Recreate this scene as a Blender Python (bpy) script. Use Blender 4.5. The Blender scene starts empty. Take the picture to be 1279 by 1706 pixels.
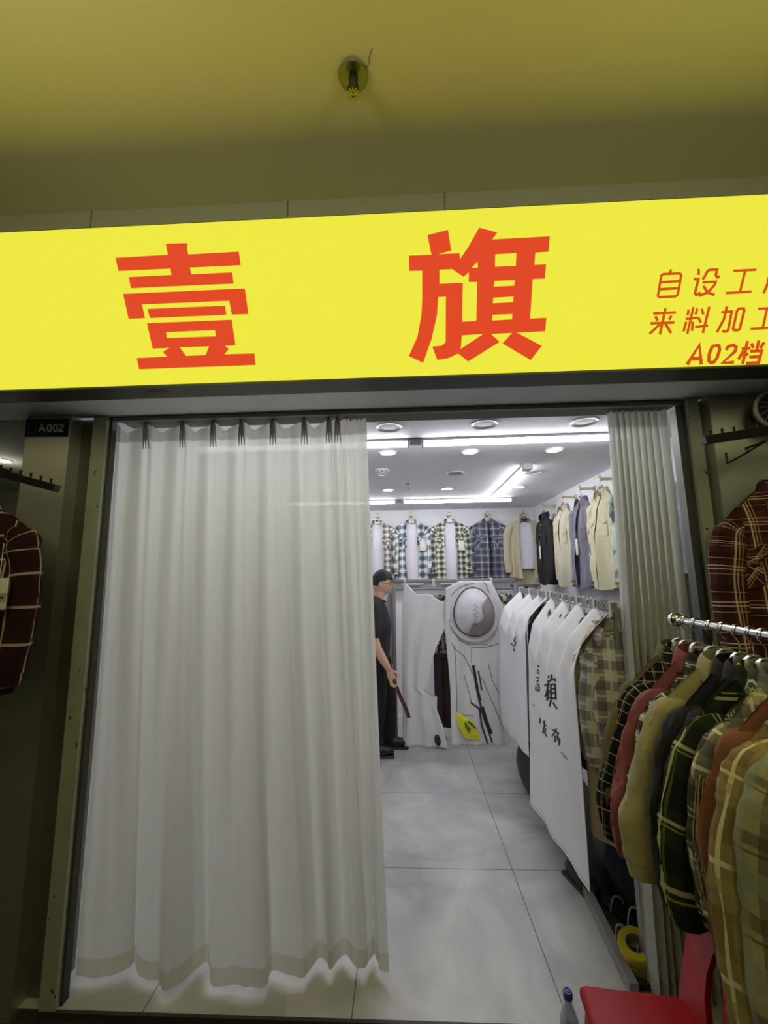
import bpy, bmesh, math, random
from mathutils import Vector, Matrix, noise
from mathutils.geometry import tessellate_polygon
from mathutils.bvhtree import BVHTree
random.seed(7)
S = bpy.context.scene
COL = S.collection
PI = math.pi
R = math.radians

# ------------------------------------------------------------------ camera
FPX, CX, CY = 690.0, 639.5, 853.0
EYE = Vector((0, 0, 1.67))
_p, _y, _r = R(8.45), R(2.43), R(-0.782)
def _m3(rows): return Matrix(rows)
_B = _m3(((1, 0, 0), (0, 0, -1), (0, 1, 0)))
_Ry = _m3(((math.cos(_y), 0, math.sin(_y)), (0, 1, 0), (-math.sin(_y), 0, math.cos(_y))))
_Rp = _m3(((1, 0, 0), (0, math.cos(_p), math.sin(_p)), (0, -math.sin(_p), math.cos(_p))))
_Rr = _m3(((math.cos(_r), -math.sin(_r), 0), (math.sin(_r), math.cos(_r), 0), (0, 0, 1)))
M3 = _Rr @ _Rp @ _Ry @ _B
cam = bpy.data.objects.new('camera', bpy.data.cameras.new('camera'))
COL.objects.link(cam)
cam.data.sensor_fit = 'HORIZONTAL'
cam.data.sensor_width = 36
cam.data.lens = FPX * 36 / 1279
cam.data.clip_start = 0.05
rt, up, bk = M3[0], -M3[1], -M3[2]
cam.matrix_world = Matrix(((rt[0], up[0], bk[0], EYE[0]), (rt[1], up[1], bk[1], EYE[1]), (rt[2], up[2], bk[2], EYE[2]), (0, 0, 0, 1)))
S.camera = cam
def ray(x, y): return M3.transposed() @ Vector(((x - CX) / FPX, (y - CY) / FPX, 1))
def atY(x, y, Y): d = ray(x, y); return EYE + d * (Y / d.y)
def atZ(x, y, Z): d = ray(x, y); return EYE + d * ((Z - EYE.z) / d.z)
def atX(x, y, X): d = ray(x, y); return EYE + d * (X / d.x)

# ------------------------------------------------------------------ world, lights, exposure
S.view_settings.view_transform = 'Standard'
S.view_settings.look = 'None'
S.view_settings.gamma = 1
S.view_settings.use_curve_mapping = False
S.view_settings.exposure = 0.0
S.cycles.use_denoising = True
S.cycles.max_bounces = 10
S.cycles.transparent_max_bounces = 16
S.cycles.caustics_reflective = False
S.cycles.caustics_refractive = False
TUBE = 27.0        # shop strip lights
DOWN = 9.0        # lit downlights
SIGN = 1.06
w = bpy.data.worlds.new('world'); S.world = w; w.use_nodes = True
w.node_tree.nodes['Background'].inputs[0].default_value = (0.9, 0.92, 0.7, 1)
w.node_tree.nodes['Background'].inputs[1].default_value = 0.02
def area_lamp(name, loc, size, power, color, rot=(0, 0, 0)):
    l = bpy.data.lights.new(name, 'AREA'); l.shape = 'RECTANGLE'; l.size, l.size_y = size
    l.energy = power; l.color = color
    o = bpy.data.objects.new(name, l); COL.objects.link(o); o.location = loc; o.rotation_euler = rot
    return o
# fill lights added unseen overhead and behind the camera, brightening corridor ceiling and pillars
def point_light(name, loc, power, color, r):
    l = bpy.data.lights.new(name, 'POINT'); l.energy = power; l.color = color; l.shadow_soft_size = r
    o = bpy.data.objects.new(name, l); COL.objects.link(o); o.location = loc; return o
point_light('corridor_fill', (-1.1, .15, 2.95), 17, (1, .95, .54), .35)
point_light('corridor_fill', (1.1, .0, 2.95), 17, (1, .95, .54), .35)
point_light('corridor_fill', (0, -2.4, 2.8), 26, (1, .95, .6), .5)

# ------------------------------------------------------------------ materials
def lin(c): return tuple(((v / 255) / 12.92 if v / 255 <= .04045 else ((v / 255 + .055) / 1.055) ** 2.4) for v in c)
MC = {}
def mat(name, rgb, rough=.6, metal=0, var=.0, scale=20, bump=0, bscale=60, stretch=None, spec=.5, sheen=0):
    if name in MC: return MC[name]
    m = bpy.data.materials.new(name); m.use_nodes = True
    nt = m.node_tree; b = nt.nodes['Principled BSDF']
    c = lin(rgb)
    b.inputs['Base Color'].default_value = (*c, 1)
    b.inputs['Roughness'].default_value = rough
    b.inputs['Metallic'].default_value = metal
    b.inputs['Specular IOR Level'].default_value = spec
    if sheen: b.inputs['Sheen Weight'].default_value = sheen
    if var or bump:
        tc = nt.nodes.new('ShaderNodeTexCoord'); mp = nt.nodes.new('ShaderNodeMapping')
        nt.links.new(tc.outputs['Object'], mp.inputs[0])
        if stretch: mp.inputs['Scale'].default_value = stretch
        if var:
            n = nt.nodes.new('ShaderNodeTexNoise'); n.inputs['Scale'].default_value = scale; n.inputs['Detail'].default_value = 4
            nt.links.new(mp.outputs[0], n.inputs[0])
            mx = nt.nodes.new('ShaderNodeMix'); mx.data_type = 'RGBA'
            mx.inputs[6].default_value = (*[v * (1 - var) for v in c], 1); mx.inputs[7].default_value = (*[min(1, v * (1 + var)) for v in c], 1)
            nt.links.new(n.outputs[0], mx.inputs[0]); nt.links.new(mx.outputs[2], b.inputs['Base Color'])
        if bump:
            n2 = nt.nodes.new('ShaderNodeTexNoise'); n2.inputs['Scale'].default_value = bscale; n2.inputs['Detail'].default_value = 3
            nt.links.new(mp.outputs[0], n2.inputs[0])
            bp = nt.nodes.new('ShaderNodeBump'); bp.inputs['Strength'].default_value = bump; bp.inputs['Distance'].default_value = .01
            nt.links.new(n2.outputs[0], bp.inputs['Height']); nt.links.new(bp.outputs[0], b.inputs['Normal'])
    MC[name] = m
    return m
def emis(name, rgb_lin, strength):
    if name in MC: return MC[name]
    m = bpy.data.materials.new(name); m.use_nodes = True; nt = m.node_tree
    b = nt.nodes['Principled BSDF']
    b.inputs['Base Color'].default_value = (.02, .02, .02, 1)
    b.inputs['Emission Color'].default_value = (*rgb_lin, 1)
    b.inputs['Emission Strength'].default_value = strength
    b.inputs['Specular IOR Level'].default_value = 0
    MC[name] = m; return m
def plaid(name, base, bands, rough=.9):
    """woven check: bands = (axis, period m, offset, width m, rgb, alpha) laid over base in the cloth's own UV (metres)"""
    if name in MC: return MC[name]
    m = bpy.data.materials.new(name); m.use_nodes = True; nt = m.node_tree; b = nt.nodes['Principled BSDF']
    b.inputs['Roughness'].default_value = rough; b.inputs['Specular IOR Level'].default_value = .15
    uv = nt.nodes.new('ShaderNodeTexCoord'); sp = nt.nodes.new('ShaderNodeSeparateXYZ'); nt.links.new(uv.outputs['UV'], sp.inputs[0])
    prev = None
    for ax, per, off, wd, rgb, al in bands:
        a = nt.nodes.new('ShaderNodeMath'); a.operation = 'MULTIPLY_ADD'; a.inputs[1].default_value = 1 / per; a.inputs[2].default_value = 50 - off / per
        nt.links.new(sp.outputs[ax], a.inputs[0])
        f = nt.nodes.new('ShaderNodeMath'); f.operation = 'FRACT'; nt.links.new(a.outputs[0], f.inputs[0])
        l = nt.nodes.new('ShaderNodeMath'); l.operation = 'LESS_THAN'; l.inputs[1].default_value = wd / per; nt.links.new(f.outputs[0], l.inputs[0])
        k = nt.nodes.new('ShaderNodeMath'); k.operation = 'MULTIPLY'; k.inputs[1].default_value = al; nt.links.new(l.outputs[0], k.inputs[0])
        mx = nt.nodes.new('ShaderNodeMix'); mx.data_type = 'RGBA'; nt.links.new(k.outputs[0], mx.inputs[0])
        if prev is None: mx.inputs[6].default_value = (*lin(base), 1)
        else: nt.links.new(prev, mx.inputs[6])
        mx.inputs[7].default_value = (*lin(rgb), 1); prev = mx.outputs[2]
    nt.links.new(prev, b.inputs['Base Color'])
    n = nt.nodes.new('ShaderNodeTexNoise'); n.inputs['Scale'].default_value = 90
    nt.links.new(uv.outputs['UV'], n.inputs[0])
    bp = nt.nodes.new('ShaderNodeBump'); bp.inputs['Strength'].default_value = .25; bp.inputs['Distance'].default_value = .004
    nt.links.new(n.outputs[0], bp.inputs['Height']); nt.links.new(bp.outputs[0], b.inputs['Normal'])
    MC[name] = m; return m
def check(name, base, dark, light, p, rough=.9, a=.6):
    return plaid(name, base, [(0, p, 0, p * .45, dark, a), (1, p, 0, p * .45, dark, a), (0, p, p * .7, p * .08, light, .7), (1, p, p * .7, p * .08, light, .7)], rough)
def camo(name, cols, scale=14):
    if name in MC: return MC[name]
    m = bpy.data.materials.new(name); m.use_nodes = True; nt = m.node_tree; b = nt.nodes['Principled BSDF']
    b.inputs['Roughness'].default_value = .85
    tc = nt.nodes.new('ShaderNodeTexCoord'); n = nt.nodes.new('ShaderNodeTexNoise'); n.inputs['Scale'].default_value = scale; n.inputs['Detail'].default_value = 5
    nt.links.new(tc.outputs['Object'], n.inputs[0])
    cr = nt.nodes.new('ShaderNodeValToRGB'); cr.color_ramp.interpolation = 'CONSTANT'
    while len(cr.color_ramp.elements) < len(cols): cr.color_ramp.elements.new(.5)
    for i, c in enumerate(cols):
        cr.color_ramp.elements[i].position = 0 if i == 0 else .36 + .3 * i / len(cols); cr.color_ramp.elements[i].color = (*lin(c), 1)
    nt.links.new(n.outputs[0], cr.inputs[0]); nt.links.new(cr.outputs[0], b.inputs['Base Color'])
    MC[name] = m; return m
def sheer(name, rgb, see, trans=.5):
    if name in MC: return MC[name]
    m = bpy.data.materials.new(name); m.use_nodes = True; nt = m.node_tree; nt.nodes.remove(nt.nodes['Principled BSDF'])
    out = nt.nodes['Material Output']; c = (*lin(rgb), 1)
    d = nt.nodes.new('ShaderNodeBsdfDiffuse'); d.inputs[0].default_value = c
    t = nt.nodes.new('ShaderNodeBsdfTranslucent'); t.inputs[0].default_value = c
    tr = nt.nodes.new('ShaderNodeBsdfTransparent')
    tc = nt.nodes.new('ShaderNodeTexCoord'); mp = nt.nodes.new('ShaderNodeMapping'); mp.inputs['Scale'].default_value = (260, 260, 3)
    n = nt.nodes.new('ShaderNodeTexNoise'); nt.links.new(tc.outputs['Object'], mp.inputs[0]); nt.links.new(mp.outputs[0], n.inputs[0])
    bp = nt.nodes.new('ShaderNodeBump'); bp.inputs['Strength'].default_value = .08; bp.inputs['Distance'].default_value = .004
    nt.links.new(n.outputs[0], bp.inputs['Height']); nt.links.new(bp.outputs[0], d.inputs['Normal'])
    a = nt.nodes.new('ShaderNodeMixShader'); a.inputs[0].default_value = trans; nt.links.new(d.outputs[0], a.inputs[1]); nt.links.new(t.outputs[0], a.inputs[2])
    b = nt.nodes.new('ShaderNodeMixShader'); b.inputs[0].default_value = see; nt.links.new(a.outputs[0], b.inputs[1]); nt.links.new(tr.outputs[0], b.inputs[2])
    nt.links.new(b.outputs[0], out.inputs[0]); MC[name] = m; return m
def clear_plastic(name, rgb, see=.75, rough=.15):
    if name in MC: return MC[name]
    m = bpy.data.materials.new(name); m.use_nodes = True; nt = m.node_tree; b = nt.nodes['Principled BSDF']; out = nt.nodes['Material Output']
    b.inputs['Base Color'].default_value = (*lin(rgb), 1); b.inputs['Roughness'].default_value = rough
    tr = nt.nodes.new('ShaderNodeBsdfTransparent'); tr.inputs[0].default_value = (*[min(1, .4 + .6 * v) for v in lin(rgb)], 1)
    mx = nt.nodes.new('ShaderNodeMixShader'); mx.inputs[0].default_value = see
    nt.links.new(b.outputs[0], mx.inputs[1]); nt.links.new(tr.outputs[0], mx.inputs[2]); nt.links.new(mx.outputs[0], out.inputs[0])
    MC[name] = m; return m

def tile_floor(name):
    m = bpy.data.materials.new(name); m.use_nodes = True; nt = m.node_tree; b = nt.nodes['Principled BSDF']
    tc = nt.nodes.new('ShaderNodeTexCoord'); sp = nt.nodes.new('ShaderNodeSeparateXYZ'); nt.links.new(tc.outputs['Object'], sp.inputs[0])
    n = nt.nodes.new('ShaderNodeTexNoise'); n.inputs['Scale'].default_value = 2.2; n.inputs['Detail'].default_value = 8; n.inputs['Distortion'].default_value = 1.5
    nt.links.new(tc.outputs['Object'], n.inputs[0])
    cr = nt.nodes.new('ShaderNodeValToRGB')
    e = cr.color_ramp.elements; e[0].position = .3; e[0].color = (*lin((166, 166, 166)), 1); e[1].position = .7; e[1].color = (*lin((204, 204, 203)), 1)
    nt.links.new(n.outputs[0], cr.inputs[0])
    masks = []
    for ax, per, off in ((0, .815, -.229), (1, .822, 2.647)):
        a = nt.nodes.new('ShaderNodeMath'); a.operation = 'MULTIPLY_ADD'; a.inputs[1].default_value = 1 / per; a.inputs[2].default_value = 20 - off / per
        nt.links.new(sp.outputs[ax], a.inputs[0])
        f = nt.nodes.new('ShaderNodeMath'); f.operation = 'FRACT'; nt.links.new(a.outputs[0], f.inputs[0])
        l = nt.nodes.new('ShaderNodeMath'); l.operation = 'LESS_THAN'; l.inputs[1].default_value = .004 / per; nt.links.new(f.outputs[0], l.inputs[0])
        masks.append(l)
    mxm = nt.nodes.new('ShaderNodeMath'); mxm.operation = 'MAXIMUM'; nt.links.new(masks[0].outputs[0], mxm.inputs[0]); nt.links.new(masks[1].outputs[0], mxm.inputs[1])
    mx = nt.nodes.new('ShaderNodeMix'); mx.data_type = 'RGBA'; nt.links.new(mxm.outputs[0], mx.inputs[0]); 
    n2 = nt.nodes.new('ShaderNodeTexNoise'); n2.inputs['Scale'].default_value = .9; n2.inputs['Detail'].default_value = 3; n2.inputs['Distortion'].default_value = .6
    nt.links.new(tc.outputs['Object'], n2.inputs[0])
    cr2 = nt.nodes.new('ShaderNodeValToRGB'); e2 = cr2.color_ramp.elements; e2[0].position = .475; e2[0].color = (1, 1, 1, 1); e2[1].position = .525; e2[1].color = (1, 1, 1, 1)
    em = cr2.color_ramp.elements.new(.5); em.color = (.90, .90, .91, 1)
    nt.links.new(n2.outputs[0], cr2.inputs[0])
    mv = nt.nodes.new('ShaderNodeMix'); mv.data_type = 'RGBA'; mv.blend_type = 'MULTIPLY'; mv.inputs[0].default_value = 1
    nt.links.new(cr.outputs[0], mv.inputs[6]); nt.links.new(cr2.outputs[0], mv.inputs[7]); nt.links.new(mv.outputs[2], mx.inputs[6])
    mx.inputs[7].default_value = (*lin((70, 70, 70)), 1); nt.links.new(mx.outputs[2], b.inputs['Base Color'])
    b.inputs['Roughness'].default_value = .33
    return m

WHITE = mat('white_paint', (236, 236, 240), .7)
CEILP = mat('shop_ceiling_paint', (238, 238, 243), .8)
STEEL = mat('brushed_steel', (196, 196, 184), .4, .8, .12, 5, .08, 40, (1, 8, 30))
MC['brushed_steel'].node_tree.nodes['Principled BSDF'].inputs['Anisotropic'].default_value = .85
POST = mat('painted_post', (182, 188, 172), .5, .35, .18, 9)
def scuffs(m):
    nt = m.node_tree; b = nt.nodes['Principled BSDF']; src = b.inputs['Base Color'].links[0].from_socket
    tc = nt.nodes.new('ShaderNodeTexCoord'); mp = nt.nodes.new('ShaderNodeMapping'); mp.inputs['Scale'].default_value = (30, 30, 14); nt.links.new(tc.outputs['Object'], mp.inputs[0])
    n = nt.nodes.new('ShaderNodeTexNoise'); n.inputs['Scale'].default_value = 1.6; n.inputs['Detail'].default_value = 4; nt.links.new(mp.outputs[0], n.inputs[0])
    g = nt.nodes.new('ShaderNodeMath'); g.operation = 'GREATER_THAN'; g.inputs[1].default_value = .70; nt.links.new(n.outputs[0], g.inputs[0])
    mx = nt.nodes.new('ShaderNodeMix'); mx.data_type = 'RGBA'; nt.links.new(g.outputs[0], mx.inputs[0]); nt.links.new(src, mx.inputs[6]); mx.inputs[7].default_value = (.02, .02, .018, 1)
    nt.links.new(mx.outputs[2], b.inputs['Base Color'])
scuffs(POST)
DARKM = mat('dark_metal', (52, 52, 48), .5, .4)
CHROME = mat('chrome', (215, 215, 212), .12, 1)
BRASS = mat('brass', (205, 196, 150), .35, .6)
GREYM = mat('grey_metal', (150, 150, 152), .45, .5)
BLACKP = mat('black_plastic', (22, 21, 23), .45)
WHITEP = mat('white_plastic', (225, 225, 222), .35)
SILVERP = mat('silver_plastic', (200, 198, 185), .22, .6)
PAPER = mat('paper_tag', (214, 212, 200), .8)
INK = mat('black_ink', (32, 24, 30), .8)

# ------------------------------------------------------------------ object helpers
def tag(o, label=None, cat=None, group=None, kind=None):
    if label: o['label'] = label
    if cat: o['category'] = cat
    if group: o['group'] = group
    if kind: o['kind'] = kind
    return o
def thing(name, label, cat, loc=(0, 0, 0), rotz=0, group=None):
    o = bpy.data.objects.new(name, None); COL.objects.link(o); o.empty_display_size = .05
    o.location = loc; o.rotation_euler = (0, 0, rotz)
    return tag(o, label, cat, group)
def obj(name, bm, m, parent=None, smooth=True, kind=None):
    me = bpy.data.meshes.new(name)
    if isinstance(bm, bmesh.types.BMesh):
        bmesh.ops.recalc_face_normals(bm, faces=bm.faces[:])
        bm.to_mesh(me); bm.free()
    else: me = bm; me.name = name
    me.materials.clear(); me.materials.append(m)
    if smooth:
        for p in me.polygons: p.use_smooth = True
        me.set_sharp_from_angle(angle=R(50))
    o = bpy.data.objects.new(name, me); COL.objects.link(o)
    if parent is not None: o.parent = parent
    if kind: o['kind'] = kind
    return o
def box(bm, x0, y0, z0, x1, y1, z1, bev=0):
    r = bmesh.ops.create_cube(bm, size=1)
    for v in r['verts']:
        v.co = Vector(((x0 + x1) / 2 + v.co.x * (x1 - x0), (y0 + y1) / 2 + v.co.y * (y1 - y0), (z0 + z1) / 2 + v.co.z * (z1 - z0)))
    if bev:
        es = list({e for v in r['verts'] for e in v.link_edges})
        bmesh.ops.bevel(bm, geom=es, offset=bev, segments=2, affect='EDGES', profile=.5)
def bx(x0, y0, z0, x1, y1, z1, bev=0):
    bm = bmesh.new(); box(bm, x0, y0, z0, x1, y1, z1, bev); return bm
def tube(bm, pts, r, n=8, closed=False, flat=1.0):
    pts = [Vector(p) for p in pts]; rings = []
    N = len(pts); rad = r if isinstance(r, (list, tuple)) else [r] * N
    up = None
    for i, p in enumerate(pts):
        d = (pts[(i + 1) % N] - pts[i - 1]) if closed else (pts[min(i + 1, N - 1)] - pts[max(i - 1, 0)])
        if d.length < 1e-9: d = Vector((0, 0, 1))
        d.normalize()
        if up is None:
            up = Vector((0, 1, 0)) if abs(d.y) < .9 else Vector((1, 0, 0))
        a = (up - d * up.dot(d))
        if a.length < 1e-4: a = d.orthogonal()
        a.normalize(); up = a; b = d.cross(a)
        rings.append([bm.verts.new(p + (a * math.cos(2 * PI * k / n) * flat + b * math.sin(2 * PI * k / n)) * rad[i]) for k in range(n)])
    for i in range(N - (0 if closed else 1)):
        A, B_ = rings[i], rings[(i + 1) % N]
        for k in range(n): bm.faces.new((A[k], A[(k + 1) % n], B_[(k + 1) % n], B_[k]))
    if not closed:
        bm.faces.new(rings[0][::-1]); bm.faces.new(rings[-1])
def tb(pts, r, n=8, closed=False, flat=1.0):
    bm = bmesh.new(); tube(bm, pts, r, n, closed, flat); return bm
def lathe(prof, n=24, axis='z', cap=True, bm=None):
    bm = bm or bmesh.new(); rings = []
    for r, z in prof:
        rg = []
        for k in range(n):
            a = 2 * PI * k / n; c = (r * math.cos(a), r * math.sin(a), z)
            if axis == 'y': c = (c[0], c[2], c[1])
            if axis == 'x': c = (c[2], c[0], c[1])
            rg.append(bm.verts.new(c))
        rings.append(rg)
    for A, B_ in zip(rings, rings[1:]):
        for k in range(n): bm.faces.new((A[k], A[(k + 1) % n], B_[(k + 1) % n], B_[k]))
    if cap:
        if prof[0][0] > 1e-5: bm.faces.new(rings[0][::-1])
        if prof[-1][0] > 1e-5: bm.faces.new(rings[-1])
    bmesh.ops.remove_doubles(bm, verts=bm.verts[:], dist=1e-6)
    return bm
def plate(polys, depth, to3d, nrm):
    """polygon with holes -> solid plate; polys[0] outer, rest holes, 2D points; to3d maps 2D->Vector; extruded along nrm*depth"""
    bm = bmesh.new()
    P = [[to3d(*q) for q in poly] for poly in polys]
    flat = [p for poly in P for p in poly]
    tris = tessellate_polygon(P)
    n = Vector(nrm) * depth
    f = [bm.verts.new(p + n) for p in flat]; b = [bm.verts.new(p) for p in flat]
    for t in tris:
        try: bm.faces.new([f[i] for i in t]); bm.faces.new([b[i] for i in t][::-1])
        except ValueError: pass
    k = 0
    for poly in P:
        L = len(poly)
        for i in range(L):
            a, c = k + i, k + (i + 1) % L
            try: bm.faces.new((f[a], f[c], b[c], b[a]))
            except ValueError: pass
        k += L
    return bm
def grid(nu, nv, fn, uvfn=None, bm=None, wrap=False):
    bm = bm or bmesh.new(); L = bm.loops.layers.uv.verify()
    V = [[bm.verts.new(fn(i / nu, j / nv)) for i in range(nu + (0 if wrap else 1))] for j in range(nv + 1)]
    W = len(V[0])
    for j in range(nv):
        for i in range(nu):
            q = [(i, j), (i + 1, j), (i + 1, j + 1), (i, j + 1)]
            f = bm.faces.new([V[b][a % W] for a, b in q])
            for lp, (a, b) in zip(f.loops, q):
                if uvfn: lp[L].uv = uvfn(a / nu, b / nv)
                else: co = V[b][a % W].co; lp[L].uv = (co.x, co.z)
    return bm
def struct(name, bm, m, smooth=False): return obj(name, bm, m, None, smooth, 'structure')
def solid(o, t, off=0):
    md = o.modifiers.new('thickness', 'SOLIDIFY'); md.thickness = t; md.offset = off; return o
def lerp(a, b, t): return a + (b - a) * t
def interp(pts, t):
    """piecewise-linear through list of (t, value...)"""
    if t <= pts[0][0]: return pts[0][1]
    for (a, va), (b, vb) in zip(pts, pts[1:]):
        if t <= b: return va + (vb - va) * ((t - a) / (b - a) if b > a else 0)
    return pts[-1][1]
def smooth_pts(pts, n=6):
    """Catmull-Rom resample"""
    P = [Vector(p) for p in pts]; out = []
    for i in range(len(P) - 1):
        p0, p1, p2, p3 = P[max(i - 1, 0)], P[i], P[i + 1], P[min(i + 2, len(P) - 1)]
        for k in range(n):
            t = k / n
            out.append(.5 * ((2 * p1) + (p2 - p0) * t + (2 * p0 - 5 * p1 + 4 * p2 - p3) * t * t + (3 * p1 - p0 - 3 * p2 + p3) * t ** 3))
    out.append(P[-1]); return out
def copy_tree(o, parent=None):
    c = o.copy(); COL.objects.link(c)
    if parent is not None: c.parent = parent
    for ch in o.children: copy_tree(ch, c)
    return c

# ------------------------------------------------------------------ setting
ZC, YB, XR, XL = 2.5, 5.45, 1.72, -1.75     # shop ceiling, back wall, right wall, left wall
ZS = 2.43                                    # soffit under the sign
struct('floor', bx(XL - .1, 1.828, -.08, XR + .1, YB + .1, 0), tile_floor('shop_floor_tile'))
struct('floor_corridor', bx(-5, -5, -.1, 5, 1.826, -.025), mat('corridor_floor', (58, 57, 55), .35, 0, .3, 3))
struct('ceiling', bx(XL - .1, 1.98, ZC, XR + .1, YB + .1, ZC + .05), CEILP)
struct('wall_back', bx(XL - .1, YB, 0, XR + .1, YB + .1, ZC), WHITE)
struct('wall_right', bx(XR, 1.9, 0, XR + .1, YB, ZC), WHITE)
struct('wall_left', bx(XL - .1, 1.9, 0, XL, YB, ZC), WHITE)
OLIVEC = mat('corridor_ceiling_paint', (238, 232, 186), .75, 0, .04, 120)
struct('ceiling_corridor', bx(-5, -5, 3.5, 5, 2.0, 3.56), OLIVEC)
struct('wall_above_sign', bx(-5, 1.78, ZS + .07, 5, 1.88, 3.5), mat('upper_wall_panel', (178, 180, 160), .7))
for i, xx in enumerate((-1.53, -.53, .24)):
    struct('trim_%d' % (i + 1), bx(xx - .002, 1.777, 3.1, xx + .002, 1.781, 3.5), mat('joint', (120, 122, 105), .8))
struct('wall_corridor', bx(-5, -5.1, -.1, 5, -5, 3.5), mat('corridor_wall', (150, 148, 130), .8))
# header over the doorway: soffit board and shutter slot
struct('soffit', bx(-5, 1.60, ZS, 5, 1.84, ZS + .06), mat('soffit_paint', (240, 240, 240), .6))
struct('trim_4', bx(-1.37, 1.84, ZS - .005, 1.28, 1.99, ZS + .12), mat('header_groove', (92, 92, 82), .5, .3))
struct('trim_5', bx(-1.37, 1.835, ZS - .022, 1.28, 1.855, ZS - .004), mat('header_lip', (120, 120, 106), .45, .4))
# pillars, door posts and recesses
struct('pillar_left', bx(-1.76, 1.80, -.03, -1.545, 2.0, ZS), STEEL)
struct('pillar_right', bx(1.365, 1.80, -.03, 2.4, 2.0, ZS), STEEL)
struct('trim_6', bx(-1.545, 1.87, -.03, -1.45, 2.0, ZS), mat('recess_panel', (104, 104, 92), .5, .4, .15, 8))
struct('trim_7', bx(1.32, 1.86, -.03, 1.365, 2.0, ZS), MC['recess_panel'])
struct('door_post_left', bx(-1.452, 1.82, -.025, -1.385, 1.88, ZS), POST)
struct('door_post_right', bx(1.285, 1.82, -.025, 1.335, 1.88, ZS), POST)
struct('trim_8', bx(-1.385, 1.84, -.02, -1.374, 1.875, ZS), mat('dark_seal', (62, 62, 56), .6))
struct('trim_9', bx(1.268, 1.84, -.02, 1.285, 1.875, ZS), MC['dark_seal'])
struct('trim_10', bx(-1.45, 1.815, -.03, 1.33, 1.829, .001), mat('threshold', (60, 60, 58), .5, .3))
# the neighbouring shop front on the left, far back and dark
struct('wall_neighbour', bx(-5, 3.4, -.03, -1.86, 3.5, ZS + .3), mat('neighbour_wall', (190, 190, 175), .8))
struct('ceiling_neighbour', bx(-5, 1.85, ZS, -1.86, 3.4, ZS + .05), MC['neighbour_wall'])

# ------------------------------------------------------------------ the lit sign
SY = 1.5
sign = thing('lightbox_sign', 'long glowing yellow lightbox sign with red characters above the shop doorway', 'sign', (0, SY, 2.42))
def sgn(name, bm, m, par=sign, smooth=False):
    o = obj(name, bm, m, par, smooth); o.matrix_parent_inverse = sign.matrix_world.inverted() if False else Matrix.Translation((0, -SY, -2.42))
    return o
sgn('housing', bx(-2.6, SY + .006, 2.412, 2.6, SY + .11, 3.14), mat('sign_housing', (70, 70, 58), .5))
panel = sgn('light_panel', bx(-2.6, SY, 2.421, 2.6, SY + .006, 3.131), emis('sign_yellow_light', (.80, .765, .05), SIGN))
REDL = emis('sign_red_light', (.75, .062, .018), 1.0)
REDS = emis('sign_dark_red_light', (.62, .075, .008), 1.0)
def s3(ox, oy, sc): return lambda x, y: atY(ox + x / sc, oy + y / sc, SY)
def charplate(name, polylists, f, m=REDL):
    bm = bmesh.new()
    for k, polys in enumerate(polylists):
        b2 = plate(polys, .0015 + .0001 * k, f, (0, -1, 0)); me = bpy.data.meshes.new('t'); b2.to_mesh(me); b2.free(); bm.from_mesh(me); bpy.data.meshes.remove(me)
    o = obj(name, bm, m, sign, False); o.matrix_parent_inverse = Matrix.Translation((0, -SY, -2.42)); return o
YI = [
 [[(487, 212), (640, 208), (652, 216), (645, 240), (656, 294), (1040, 273), (1055, 374), (668, 392), (680, 445), (990, 430), (1001, 514), (220, 549), (205, 466), (530, 450), (522, 400), (125, 418), (104, 320), (502, 297)]],
 [[(162, 594), (1086, 553), (1113, 746), (988, 750), (968, 645), (304, 672), (326, 777), (203, 782)]],
 [[(348, 708), (936, 684), (945, 752), (364, 776)]],
 [[(343, 817), (986, 791), (1015, 984), (934, 988), (964, 1012), (928, 1054), (1158, 1047), (1169, 1133), (284, 1166), (265, 1082), (497, 1072), (464, 1036), (516, 1003), (386, 1008)],
  [(488, 884), (494, 931), (866, 917), (860, 868)], [(590, 998), (640, 1066), (788, 1060), (816, 992)]],
]
charplate('character', YI, s3(170, 360, 4.568))
QI = [
 [[(237, 147), (393, 107), (417, 263), (312, 292), (481, 285), (484, 330), (545, 240), (630, 90), (767, 127), (728, 180), (1167, 156), (1158, 272), (1057, 278), (1050, 374), (1138, 369), (1130, 475), (1037, 480), (1017, 782), (1141, 776), (1132, 877), (915, 888), (1106, 989), (1022, 1096), (808, 970), (880, 890), (718, 897), (785, 958), (546, 1107), (470, 1046), (400, 1080), (312, 1096), (274, 995), (345, 988), (375, 962), (377, 614), (319, 616), (310, 750), (270, 930), (204, 1118), (96, 1066), (160, 920), (190, 760), (197, 640), (197, 415), (98, 418), (98, 303), (268, 297)],
  [(328, 408), (328, 517), (506, 510), (500, 805), (608, 800), (616, 502), (550, 502), (552, 428), (512, 462), (424, 404)],
  [(572, 397), (620, 395), (618, 345)],
  [(752, 291), (750, 388), (908, 381), (914, 282)], [(744, 494), (740, 540), (896, 532), (901, 487)],
  [(737, 621), (733, 665), (889, 657), (892, 613)], [(731, 752), (727, 796), (880, 788), (883, 745)],
  [(498, 908), (490, 1012), (662, 898)]],
]
charplate('character', QI, s3(660, 360, 4.568))
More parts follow.
